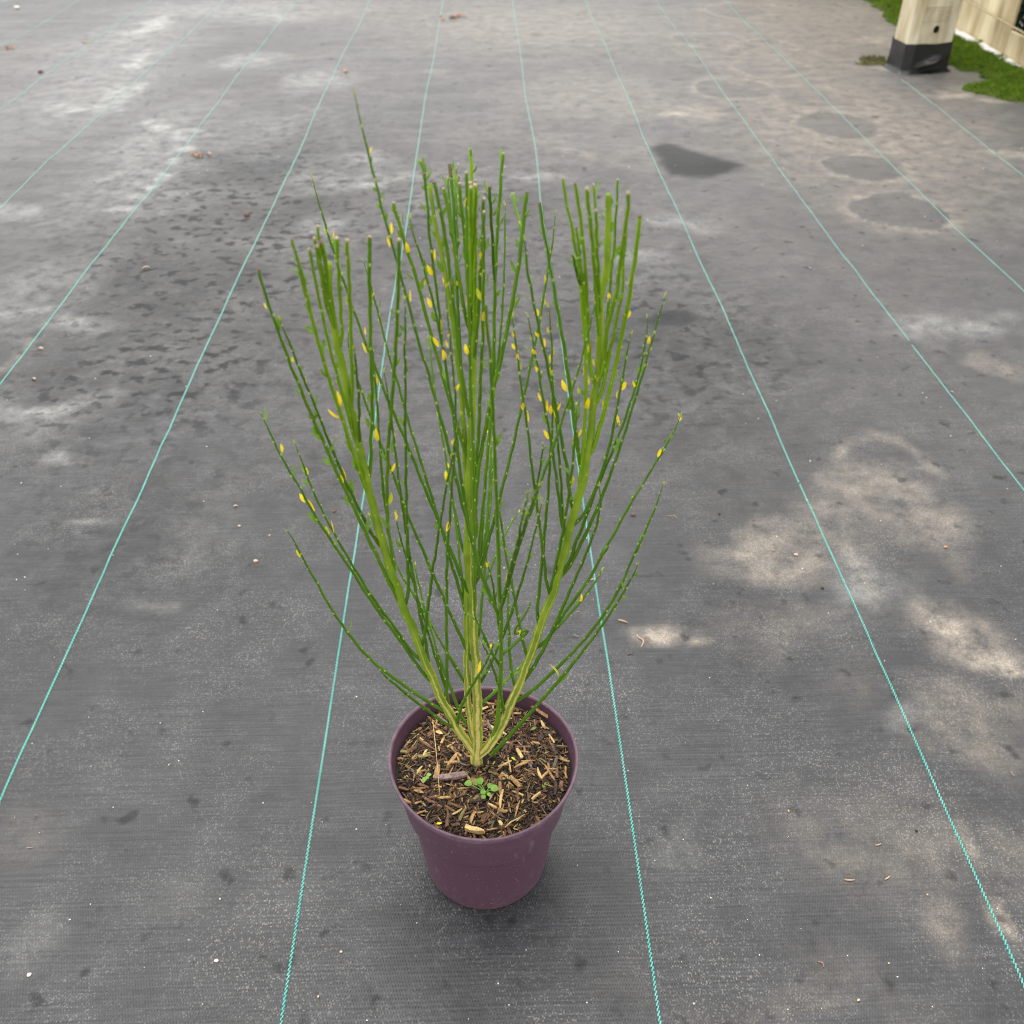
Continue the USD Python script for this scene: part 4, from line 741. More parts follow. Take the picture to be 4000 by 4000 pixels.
post = thing('concrete_post', 'pale weathered concrete post with a black sheet wrapped round its foot', 'post')
pf, pl, pr = np.array([1.556, 3.785]), np.array([1.537, 3.915]), np.array([1.742, 3.836])
pb = pr + (pl - pf)
e1, e2 = (pr - pf), (pl - pf)


def post_ring(grow=0.0, bulge=None):
    n1, n2 = e1 / np.linalg.norm(e1), e2 / np.linalg.norm(e2)
    a = pf + n1 * 0.028; b = pr - n1 * 0.010; c = pr + n2 * 0.012; d = pb - n2 * 0.012; e = pb - n1 * 0.012; f = pl + n1 * 0.012; g = pl - n2 * 0.012; h = pf + n2 * 0.018
    ring = np.array([a, b, c, d, e, f, g, h])
    cen = ring.mean(0)
    dirv = (ring - cen) / np.linalg.norm(ring - cen, axis=1)[:, None]
    return ring + dirv * grow


put('shaft', prism(post_ring(-0.002), -0.02, 1.7), 'aged_concrete', post)
fn = np.array([e1[1], -e1[0]]) / np.linalg.norm(e1)            # outwards from the front face
f1 = e1 / np.linalg.norm(e1)


def on_face(mesh, u, z, out=0.0):
    """Puts a mesh drawn in xy (x along the face, y up, z outwards) on the front face, u metres from its left edge."""
    m = mesh.copy()
    p = pf + f1 * u + fn * out
    m.apply_transform(np.array([[f1[0], 0, fn[0], p[0]], [f1[1], 0, fn[1], p[1]], [0, 1, 0, z], [0, 0, 0, 1]]))
    return m


bore = trimesh.creation.cylinder(0.0125, 0.02, sections=20)
bore.apply_transform(trimesh.transformations.rotation_matrix(0.35, [0, 0, 1]) @ np.diag([0.85, 1.25, 1, 1]))
put('bolt_hole', on_face(bore, 0.098, 0.145, -0.0075), 'dark_hole', post)
collar = trimesh.creation.annulus(0.0135, 0.0195, 0.006, sections=24)
put('hole_collar', on_face(collar, 0.098, 0.145, 0.0), 'aged_concrete', post, smooth=40)
frame = joined([trimesh.creation.box([0.112, 0.003, 0.005], trimesh.transformations.translation_matrix([0.075, 0.176, 0])), trimesh.creation.box([0.112, 0.003, 0.005], trimesh.transformations.translation_matrix([0.075, 0.221, 0])),
                trimesh.creation.box([0.003, 0.048, 0.005], trimesh.transformations.translation_matrix([0.020, 0.1985, 0])), trimesh.creation.box([0.003, 0.048, 0.005], trimesh.transformations.translation_matrix([0.131, 0.1985, 0]))])
put('raised_panel', on_face(frame, 0.012, 0.0, -0.0005), 'aged_concrete', post)
letters = text_mesh('EEO', 0.026, 0.004)
letters.apply_scale([1.55, 1, 1])
put('raised_letters', on_face(letters, 0.044, 0.186, -0.002), 'aged_concrete', post)
# black sheet turned up round the foot, with one loose fold standing off the front
ring = post_ring(0.0035)
R = []
for i in range(8):
    a, b = ring[i], ring[(i + 1) % 8]
    for t in np.arange(0, 1, 1 / max(2, int(np.linalg.norm(b - a) / 0.006))):
        R.append(a + (b - a) * t)
R = np.array(R)
zs = np.linspace(-0.004, 0.098, 26)
V = np.zeros((len(zs), len(R), 3))
for a, z in enumerate(zs):
    out = R - R.mean(0); out /= np.linalg.norm(out, axis=1)[:, None]
    u = (R - pf) @ f1
    front = ((R - pf) @ fn) > -0.006
    fold = 0.030 * np.exp(-((z - (0.030 + (u - 0.085) * 0.30)) / 0.010) ** 2) * np.exp(-((u - 0.110) / 0.042) ** 2) * front
    dent = -0.002 * np.exp(-((z - 0.020) / 0.012) ** 2) * np.exp(-((u - 0.15) / 0.03) ** 2) * front
    skirt = 0.016 * np.clip((0.010 - z) / 0.012, 0, 1) ** 2
    ripple = (noise(np.stack([R[:, 0] * 40, R[:, 1] * 40, z * 30 + R[:, 0] * 0], 1), 5)) * 0.0016
    top = 0.002 * np.sin(u * 40)
    P = R + out * (skirt + ripple)[:, None] + fn[None] * (fold + dent)[:, None]
    V[a, :, :2] = P
    V[a, :, 2] = z + np.where(z > 0.09, top, 0)
n = len(R)
q = [[a * n + i, a * n + (i + 1) % n, (a + 1) * n + (i + 1) % n, (a + 1) * n + i] for a in range(len(zs) - 1) for i in range(n)]
put('sheet_collar', (V.reshape(-1, 3), np.array(q)), 'black_sheet', post, smooth=True, label='black sheet turned up round the foot of the post')

wall = thing('concrete_wall', 'algae stained concrete side wall behind the post', 'wall')
put('tall_panel', slab((2.022, 3.995, -0.02), (2.034, 9.0, 1.3), 0.003), 'stained_concrete', wall)
put('low_panel', slab((2.020, 1.2, -0.02), (2.034, 3.992, 0.104), 0.003), 'stained_concrete', wall, label='low panel where the wall opens onto greenery')
for k, (y0, y1, h, d) in enumerate([(4.40, 4.62, 0.020, 0.046), (4.195, 4.385, 0.024, 0.040), (3.99, 4.18, 0.022, 0.030), (3.825, 3.975, 0.018, 0.030), (4.64, 4.9, 0.02, 0.04)]):
    lab = ['pinkish white edging stone beside the post foot, at the wall', 'white edging stone at the wall foot, second from the post', 'longest bright white edging stone along the moss edge', 'narrow white edging stone nearest the picture edge', 'white edging stone hidden behind the post'][k]
    put('edging_stone', slab((2.018 - d, y0, -0.01), (2.018, y1, h), 0.006, 0.003, k), 'white_stone', label=lab, cat='stone', group='edging stones along the wall foot')
ct = np.linspace(0, 1, 14)
cp = np.stack([2.005 - 0.0 * ct, 5.6 - 3.0 * ct, 0.185 - 0.075 * ct - 0.02 * np.sin(ct * math.pi)], 1)


def tube(path, radius, sides=8, cap=True, ridge=0.0, ridges=5):
    """A tube along the points, radius a number or one per point; returns vertices, faces and (around, along) for each vertex."""
    P = np.asarray(path, float)
    r = np.broadcast_to(np.asarray(radius, float), len(P))
    T = np.gradient(P, axis=0); T /= np.linalg.norm(T, axis=1)[:, None]
    nrm = np.cross(T[0], [0.31, 0.87, 0.2]); nrm /= np.linalg.norm(nrm)
    ang = np.arange(sides + 1) / sides * 2 * math.pi
    prof = 1 + ridge * np.cos(ang * ridges)
    V, UV = [], []
    L = np.r_[0, np.cumsum(np.linalg.norm(np.diff(P, axis=0), axis=1))]
    for i in range(len(P)):
        nrm = nrm - T[i] * (nrm @ T[i]); nrm /= np.linalg.norm(nrm)
        bn = np.cross(T[i], nrm)
        V.append(P[i] + r[i] * prof[:, None] * (np.cos(ang)[:, None] * nrm + np.sin(ang)[:, None] * bn))
        UV.append(np.stack([ang / (2 * math.pi), np.full(sides + 1, L[i] / L[-1])], 1))
    V, UV = np.vstack(V), np.vstack(UV)
    n = sides + 1
    F = [[i * n + k, i * n + k + 1, (i + 1) * n + k + 1, (i + 1) * n + k] for i in range(len(P) - 1) for k in range(sides)]
    F = np.array(F); F = np.vstack([F[:, [0, 1, 2]], F[:, [0, 2, 3]]])
    if cap:
        e = (len(P) - 1) * n
        F = np.vstack([F, [[e, e + k, e + k + 1] for k in range(1, sides - 1)]])
    return V, F, UV


v, f, _ = tube(cp, 0.0032)
put('cable', (v, f), 'cable_tan', smooth=True, label='thin tan cable strung along the concrete wall', cat='cable')

# moss: a low lumpy mat along the wall foot, thick with short upright shoots
EDGE = np.array([(1.93, 9.0), (1.86, 5.6), (1.855, 4.95), (1.83, 4.82), (1.80, 4.3), (1.775, 3.98), (1.80, 3.88), (1.85, 3.80), (1.852, 3.68), (1.80, 3.62), (1.70, 3.56), (1.72, 3.52), (1.765, 3.46), (1.785, 3.41), (1.84, 3.37), (1.90, 3.2), (1.93, 2.6)])
moss_poly = shapely.Polygon(list(map(tuple, EDGE)) + [(2.018, 2.6), (2.018, 9.0)]).buffer(0.006)
clump_poly = shapely.Polygon([(1.44, 3.93), (1.47, 4.02), (1.53, 4.05), (1.57, 4.0), (1.535, 3.925), (1.49, 3.915)])


mottled('moss_old', (0.050, 0.050, 0.018), (0.16, 0.135, 0.075), 40, 0.9, 0.1, bump=0.004)
mottled('moss_old_tuft', (0.060, 0.075, 0.016), (0.15, 0.145, 0.05), 30, 0.8, 0.2)


def moss(name, poly, label, height, seed, dens, mats=('moss_base', 'moss_tuft')):
    lo = np.array(poly.bounds[:2]) - 0.02; hi = np.array(poly.bounds[2:]) + 0.02
    st = 0.012
    xs, ys = np.arange(lo[0], hi[0], st), np.arange(lo[1], hi[1], st)
    X, Y = np.meshgrid(xs, ys)
    p3 = np.stack([X, Y, X * 0], -1)
    pt = shapely.points(X, Y)
    d = np.where(shapely.contains(poly, pt), shapely.distance(poly.exterior, pt), -shapely.distance(poly.exterior, pt)) + (fbm(p3 * 20, 4, seed) - 0.5) * 0.09
    Z = ground_z(X, Y) - 0.004 + np.clip(d / 0.03, -0.3, 1) * (0.006 + height * fbm(p3 * 16, 4, seed + 3))
    m = len(xs)
    q = [[a * m + b, a * m + b + 1, (a + 1) * m + b + 1, (a + 1) * m + b] for a in range(len(ys) - 1) for b in range(m - 1) if d[a, b] > -0.012]
    q = np.array(q); keep = np.unique(q); remap = np.zeros(X.size, int); remap[keep] = np.arange(len(keep))
    o = thing(name, label, 'moss')
    tag(o, kind='stuff')
    put('moss_mat', (np.stack([X, Y, Z], -1).reshape(-1, 3)[keep], remap[q]), mats[0], o, smooth=True, kind='stuff')
    r = np.random.default_rng(seed)
    k = int(dens * poly.area)
    a, b = r.integers(0, len(ys) - 1, k * 3), r.integers(0, m - 1, k * 3)
    good = d[a, b] > 0.0
    a, b = a[good][:k], b[good][:k]
    c = np.stack([X[a, b], Y[a, b], Z[a, b]], 1) + np.r_[st, st, 0] * r.uniform(0, 1, (len(a), 3))
    az = r.uniform(0, 6.283, len(a)); h = r.uniform(0.006, 0.016, len(a)); w = r.uniform(0.0015, 0.003, len(a))
    s = np.stack([np.cos(az), np.sin(az), az * 0], 1) * w[:, None]
    t = c + np.stack([r.normal(0, 0.004, len(a)), r.normal(0, 0.004, len(a)), h], 1)
    V = np.stack([c - s, c + s, t], 1).reshape(-1, 3)
    put('moss_shoots', (V, np.arange(len(V)).reshape(-1, 3)), mats[1], o, kind='stuff')


moss('moss_strip', moss_poly, 'bright green moss strip along the wall foot behind the post', 0.026, 5, 60000)
moss('moss_clump', clump_poly, 'small dull green moss clump against the left side of the post foot', 0.010, 8, 30000, ('moss_old', 'moss_old_tuft'))
# dark evergreen pressing in behind the low part of the wall
hr = np.random.default_rng(17)
hedge = thing('evergreen_shrub', 'dark evergreen shrub behind the low part of the wall', 'shrub')
k = 22000
hc = np.stack([hr.uniform(2.10, 2.5, k), hr.uniform(3.1, 4.4, k), hr.uniform(0.02, 0.85, k)], 1)
hc[:, 0] += (fbm(hc * 6, 3, 2) - 0.5) * 0.14
hd = hr.normal(0, 1, (k, 3)); hd[:, 2] = np.abs(hd[:, 2]) + 0.4; hd /= np.linalg.norm(hd, axis=1)[:, None]
hs = np.cross(hd, hr.normal(0, 1, (k, 3))); hs /= np.linalg.norm(hs, axis=1)[:, None]
L_, W_ = hr.uniform(0.02, 0.05, k)[:, None], hr.uniform(0.004, 0.010, k)[:, None]
V = np.stack([hc, hc + hd * L_ * 0.5 - hs * W_, hc + hd * L_, hc + hd * L_ * 0.5 + hs * W_], 1).reshape(-1, 3)
put('foliage', (V, np.arange(4 * k).reshape(-1, 4)), 'hedge_dark', hedge, kind='stuff')
for bx, by in ((2.25, 3.3), (2.32, 3.6), (2.24, 3.85)):
    v, f, _ = tube([(bx, by, -0.02), (bx + 0.02, by + 0.03, 0.3), (bx - 0.01, by, 0.6), (bx, by + 0.02, 0.8)], [0.014, 0.011, 0.008, 0.004])
    put('stem', (v, f), 'hedge_stem', hedge, smooth=True)

# ------------------------------------------------------------------ the pot
PX, PY, SOIL = -0.012, 0.578, 0.1535
pot = thing('flower_pot', 'round aubergine purple plastic pot holding the broom plant', 'pot', (PX, PY, 0))


def lathe(profile, sections=128, squash=None):
    prof = np.array(profile, float)
    a = np.arange(sections) / sections * 2 * math.pi
    V = np.zeros((len(prof), sections, 3))
    for i, (r, z) in enumerate(prof):
        k = 1 + (0.0 if squash is None else squash(a, z))
        V[i, :, 0], V[i, :, 1], V[i, :, 2] = r * k * np.cos(a), r * k * np.sin(a), z
    n = sections
    q = [[i * n + j, i * n + (j + 1) % n, (i + 1) * n + (j + 1) % n, (i + 1) * n + j] for i in range(len(prof) - 1) for j in range(n)]
    return V.reshape(-1, 3), np.array(q)


def soft(a, z):                                               # thin walls: the mouth is pulled a little out of round, front right
    return max(0.0, z - 0.06) / 0.1 * (0.009 * np.cos(2 * (a + 0.5)) + 0.013 * np.cos(3 * (a + math.pi / 2)))


put('pot_wall', lathe([(0.0, 0.0022), (0.054, 0.0022), (0.0595, 0.0005), (0.0618, 0.0012), (0.0630, 0.004), (0.0658, 0.030), (0.0688, 0.060), (0.0711, 0.083), (0.0724, 0.0955), (0.0728, 0.0985), (0.0742, 0.1012), (0.0774, 0.1034), (0.0784, 0.1060), (0.0806, 0.122), (0.0840, 0.140), (0.0868, 0.1520), (0.0884, 0.1577)], squash=soft), 'purple_plastic', pot, smooth=38)
put('pot_rim', lathe([(0.0882, 0.1575), (0.0889, 0.1578), (0.0893, 0.1583), (0.0895, 0.1592), (0.0892, 0.1602), (0.0894, 0.1608), (0.0899, 0.1613), (0.0901, 0.1622), (0.0901, 0.1634), (0.0896, 0.1643), (0.0884, 0.1645), (0.0874, 0.1639), (0.0869, 0.1626)], squash=soft), 'worn_purple', pot, smooth=50)
put('inner_wall', lathe([(0.0870, 0.1628), (0.0866, 0.1605), (0.0858, 0.1540), (0.0838, 0.1440), (0.0815, 0.130)], squash=soft), 'purple_plastic', pot, smooth=50)

# ------------------------------------------------------------------ compost and bark
compost = thing('potting_compost', 'dark compost topped with brown bark chips filling the pot', 'compost', (PX, PY, 0))


def soil_z(x, y):
    p = np.stack([np.asarray(x) * 70, np.asarray(y) * 70, np.asarray(x) * 0], -1)
    r = np.hypot(x, y)
    return SOIL - 0.0035 + (fbm(p, 4, 6) - 0.5) * 0.007 - 0.004 * np.clip((r - 0.070) / 0.014, 0, 1) - 0.003 * np.exp(-(np.hypot(x + 0.0025, y - 0.009) / 0.012) ** 2)


rr = np.r_[0, np.linspace(0.002, 0.0852, 46)]
aa = np.arange(120) / 120 * 2 * math.pi
RR, AA = np.meshgrid(rr[1:], aa, indexing='ij')
KK = 1 + soft(AA, 0.146)
SX, SY = RR * KK * np.cos(AA), RR * KK * np.sin(AA)
V = np.stack([SX, SY, soil_z(SX, SY)], -1).reshape(-1, 3)
q = [[i * 120 + j, i * 120 + (j + 1) % 120, (i + 1) * 120 + (j + 1) % 120, (i + 1) * 120 + j] for i in range(45) for j in range(120)]
q.append([0, 30, 60, 90])
put('soil', (V, np.array(q)), 'dark_compost', compost, smooth=True)


def chip(r, L, w, h):
    """A split sliver of bark: tapered, bent a little, uneven faces."""
    x = np.array([-1, -0.35, 0.35, 1.0]) * L / 2
    wid = np.array([r.uniform(0.45, 1), r.uniform(0.85, 1.1), r.uniform(0.85, 1.1), r.uniform(0.35, 1)]) * w / 2
    bend = r.normal(0, 0.035) * L
    V = []
    for i in range(4):
        cy, cz = bend * (1 - (2 * x[i] / L) ** 2), r.normal(0, h * 0.12)
        hh = h / 2 * r.uniform(0.75, 1.1)
        sk = r.normal(0, 0.05) * L
        V += [(x[i] + sk * 0.4, cy - wid[i], cz - hh), (x[i] + sk, cy + wid[i], cz - hh), (x[i] - sk * 0.3, cy + wid[i] * r.uniform(0.5, 0.95), cz + hh), (x[i], cy - wid[i] * r.uniform(0.5, 0.95), cz + hh)]
    q = [[0, 1, 2, 3][::-1], [12, 13, 14, 15]]
    for i in range(3):
        b = i * 4
        for k in range(4):
            q.append([b + k, b + (k + 1) % 4, b + 4 + (k + 1) % 4, b + 4 + k])
    q = np.array(q)
    return np.array(V), np.vstack([q[:, [0, 1, 2]], q[:, [0, 2, 3]]])


def placed(V, yaw, pitch, roll, loc):
    m = trimesh.transformations.euler_matrix(roll, pitch, yaw, 'sxyz')[:3, :3]
    return V @ m.T + loc


cr = np.random.default_rng(23)
tones = list(CHIP_TONES)
wts = np.array([0.19, 0.17, 0.21, 0.14, 0.05, 0.20, 0.04]); wts /= wts.sum()


def spot():
    while True:
        p = cr.uniform(-0.088, 0.088, 2)
        a = math.atan2(p[1], p[0])
        if math.hypot(*p) < 0.0815 * (1 + float(soft(np.array([a]), 0.146)[0])) and np.hypot(p[0] + 0.0025, p[1] - 0.009) > 0.008:
            return p


for i in range(296):
    p = spot()
    L = float(np.clip(cr.lognormal(math.log(0.0105), 0.36), 0.006, 0.021)); w = float(np.clip(cr.lognormal(math.log(0.0021), 0.42), 0.0009, 0.005)); h = min(w * 0.8, cr.uniform(0.0008, 0.0022))
    if math.hypot(*p) > 0.072:
        L = min(L, 0.010)
    V, f = chip(cr, L, w, h)
    V = placed(V, cr.uniform(0, 6.283), cr.normal(0, 0.16), cr.normal(0, 0.35), (p[0], p[1], float(soil_z(p[0], p[1])) + 0.0012 + h * 0.5 + cr.uniform(0, 0.0012)))
    put('bark_chip', (V, f), tones[cr.choice(7, p=wts)], compost)
VV, FF, CC, n0 = [], [], [], 0
for i in range(5200):
    p = spot()
    L = float(np.clip(cr.lognormal(math.log(0.0042), 0.5), 0.0015, 0.012)); w = float(np.clip(cr.lognormal(math.log(0.00085), 0.45), 0.0003, 0.002)); h = w * cr.uniform(0.4, 0.9)
    if math.hypot(*p) > 0.076:
        L = min(L, 0.005)
    V, f = chip(cr, L, w, h)
    V = placed(V, cr.uniform(0, 6.283), cr.normal(0, 0.25), cr.normal(0, 0.5), (p[0], p[1], float(soil_z(p[0], p[1])) + 0.0004 + cr.uniform(0, 0.0016)))
    c0, c1 = CHIP_TONES[tones[cr.choice(7, p=[0.13, 0.46, 0.11, 0.05, 0.07, 0.15, 0.03])]]
    c = np.array(c0) + (np.array(c1) - np.array(c0)) * cr.uniform(0, 0.9)
    VV.append(V); FF.append(f + n0); CC.append(np.tile(c * 0.8, (len(V), 1))); n0 += len(V)
put('bark_crumbs', (np.vstack(VV), np.vstack(FF)), 'crumb_mix', compost, color={'tint': np.vstack(CC)}, kind='stuff')


def big_chip(a, b, w, h, mat, label, cat='wood chip', name='wood_chip', seed=1, lift=0.002):
    a, b = np.array(a, float), np.array(b, float)
    r = np.random.default_rng(seed)
    L = np.linalg.norm(b - a)
    V, f = chip(r, L, w, h)
    c = (a + b) / 2
    V = placed(V, math.atan2(b[1] - a[1], b[0] - a[0]), r.normal(0, 0.05), r.normal(0, 0.15), (c[0], c[1], float(soil_z(c[0] - PX, c[1] - PY)) + h / 2 + lift))
    put(name, (V, f), mat, label=label, cat=cat)


big_chip((-0.0581, 0.5622), (-0.0281, 0.5668), 0.0066, 0.0042, 'bark_mauve', 'large pinkish grey piece of wood left of the seedling', seed=3, lift=0.003)
big_chip((-0.0285, 0.5085), (-0.0115, 0.5025), 0.0052, 0.0040, 'bark_straw', 'thick straw coloured wood stub at the front rim of the pot', seed=4, lift=0.004)
big_chip((0.0303, 0.6560), (0.0536, 0.6345), 0.0050, 0.0040, 'bark_tan', 'long tan wood stick at the back right rim of the pot', seed=5, lift=0.005)
big_chip((0.0058, 0.5460), (0.0030, 0.5260), 0.0026, 0.0018, 'bark_straw', 'narrow pale sliver of wood just right of the larger seedling', seed=6, lift=0.004)
big_chip((0.0135, 0.5625), (0.0222, 0.5500), 0.0042, 0.0020, 'bark_tan', 'broad tan chip slanting right of the plant foot', seed=7, lift=0.003)
big_chip((-0.0075, 0.6290), (-0.0020, 0.6140), 0.0030, 0.0022, 'bark_grey', 'greyish pink twig lying behind the trunk', seed=8, lift=0.003, name='twig', cat='twig')
big_chip((0.0205, 0.5945), (0.0250, 0.5830), 0.0036, 0.0024, 'bark_straw', 'pale yellowish stub right of the trunk foot', seed=9, lift=0.003)
v, f, _ = tube(np.array([(-0.0609, 0.6140, 0.1760), (-0.0580, 0.592, 0.166), (-0.0545, 0.562, 0.159), (-0.0528, 0.5400, 0.152), (-0.0521, 0.5310, 0.1475)]), [0.0004, 0.0004, 0.00036, 0.0003, 0.0002], 6)
put('straw', (v, f), 'bark_straw', smooth=True, label='thin upright dry straw at the left of the pot', cat='straw')
v, f, _ = tube(np.array([(0.0070, 0.5060, 0.1555), (0.0125, 0.5110, 0.1565), (0.0190, 0.5140, 0.1570), (0.0255, 0.5195, 0.1555)]), [0.0005, 0.0007, 0.0006, 0.0003], 6)
put('root', (v, f), 'bark_straw', smooth=True, label='thin pale root curving inside the front right rim', cat='root')

# ------------------------------------------------------------------ leaves


def leaf_mesh(A, B, width, facing, cup=0.18, bend=0.08, blunt=0.0):
    """A small pointed blade from A to B, its face turned towards 'facing', cupped along the middle."""
    A, B = np.array(A, float), np.array(B, float)
    ax = B - A; L = np.linalg.norm(ax); ax /= L
    sd = np.cross(ax, facing); sd /= np.linalg.norm(sd)
    nm = np.cross(sd, ax)
    t = np.array([0, 0.12, 0.30, 0.50, 0.68, 0.84, 0.95, 1.0])
    wd = width / 2 * np.array([0.14, 0.55, 0.93, 1.0, 0.86 + blunt * 0.1, 0.56 + blunt * 0.25, 0.24 + blunt * 0.25, 0.03])
    V, F = [], []
    for i, u in enumerate(t):
        c = A + ax * L * u + nm * (bend * L * math.sin(u * math.pi))
        V += [c - sd * wd[i] + nm * cup * wd[i], c, c + sd * wd[i] + nm * cup * wd[i]]
    for i in range(len(t) - 1):
        for k in range(2):
            b = i * 3 + k
            F.append([b, b + 1, b + 4, b + 3])
    return np.array(V), np.array(F)


def seedling(x, y, leaves, label, seed):
    o = thing('weed_seedling', label, 'seedling')
    r = np.random.default_rng(seed)
    z0 = float(soil_z(x - PX, y - PY))
    v, f, _ = tube([(x, y, z0 - 0.003), (x, y + 0.0005, z0 + 0.004), (x, y + 0.001, z0 + 0.006)], [0.0006, 0.0005, 0.0004], 6)
    put('stem', (v, f), 'seedling_green', o, smooth=True)
    for (lx, ly, w) in leaves:
        d = np.array([lx - x, ly - y]); L = np.linalg.norm(d)
        tip = np.array([lx, ly, z0 + 0.0065 + r.uniform(-0.001, 0.002)]) + np.r_[d / L * w * 0.55, 0]
        mid = np.array([lx, ly, z0 + 0.0075]) - np.r_[d / L * w * 0.55, 0]
        v1, f1_, _ = tube([(x, y + 0.001, z0 + 0.004), (np.array([x, y, z0 + 0.0055]) + mid) / 2, mid + np.r_[d / L * 0.0006, 0]], [0.00045, 0.0004, 0.0003], 5)
        v2, f2 = leaf_mesh(mid, tip, w, np.array([r.uniform(-0.2, 0.2), r.uniform(-0.3, 0.1), 1.0]), 0.15, 0.10, blunt=0.9)
        f2 = np.vstack([f2[:, [0, 1, 2]], f2[:, [0, 2, 3]]])
        put('leaf', (np.vstack([v1, v2]), np.vstack([f1_, f2 + len(v1)])), 'seedling_green', o, smooth=True)


seedling(-0.0100, 0.5425, [(-0.0262, 0.5520, 0.0068), (-0.0160, 0.5545, 0.0080), (-0.0055, 0.5490, 0.0062), (-0.0020, 0.5455, 0.0068), (-0.0125, 0.5420, 0.0048), (-0.0200, 0.5560, 0.0026), (-0.0190, 0.5515, 0.0028), (-0.0120, 0.5370, 0.0040), (-0.0072, 0.5395, 0.0038)], 'round leaved light green weed seedling in front of the trunk', 2)
seedling(-0.0655, 0.5603, [(-0.0672, 0.5580, 0.0046), (-0.0634, 0.5625, 0.0044), (-0.0650, 0.5600, 0.0034)], 'tiny bright green seedling near the left rim of the pot', 3)
seedling(0.0443, 0.5492, [(0.0455, 0.5510, 0.0014), (0.0430, 0.5500, 0.0012), (0.0450, 0.5475, 0.0013), (0.0436, 0.5478, 0.0012)], 'minute needle leaved seedling near the right rim of the pot', 4)
for (x, y, az, L, mat, lab) in [(-0.0556, 0.6150, -0.5, 0.0085, 'bark_straw', 'buff fallen leaf at the back left of the compost'), (0.0380, 0.6187, 0.5, 0.0065, 'green_leaf', 'fallen green leaf on the bark right of the trunk'), (0.0168, 0.5827, -0.8, 0.0058, 'yellow_green_leaf', 'fallen yellow leaf on the bark beside the pale stub'), (-0.0524, 0.5138, 0.1, 0.0050, 'yellow_leaf', 'fallen yellow leaf inside the front left rim'), (0.0046, 0.5622, 0.4, 0.0065, 'brown_leaf', 'fallen rust coloured leaf behind the larger seedling'), (0.0105, 0.5510, 0.9, 0.0045, 'brown_leaf', 'small orange brown leaf beside the pale sliver of wood')]:
    z = float(soil_z(x - PX, y - PY)) + 0.0045
    d = np.array([math.cos(az), math.sin(az), 0.05]) * L / 2
    put('fallen_leaf', leaf_mesh(np.array([x, y, z]) - d, np.array([x, y, z]) + d, L * 0.42, (0.1, -0.25, 1), 0.25, 0.10), mat, smooth=True, label=lab, cat='leaf')

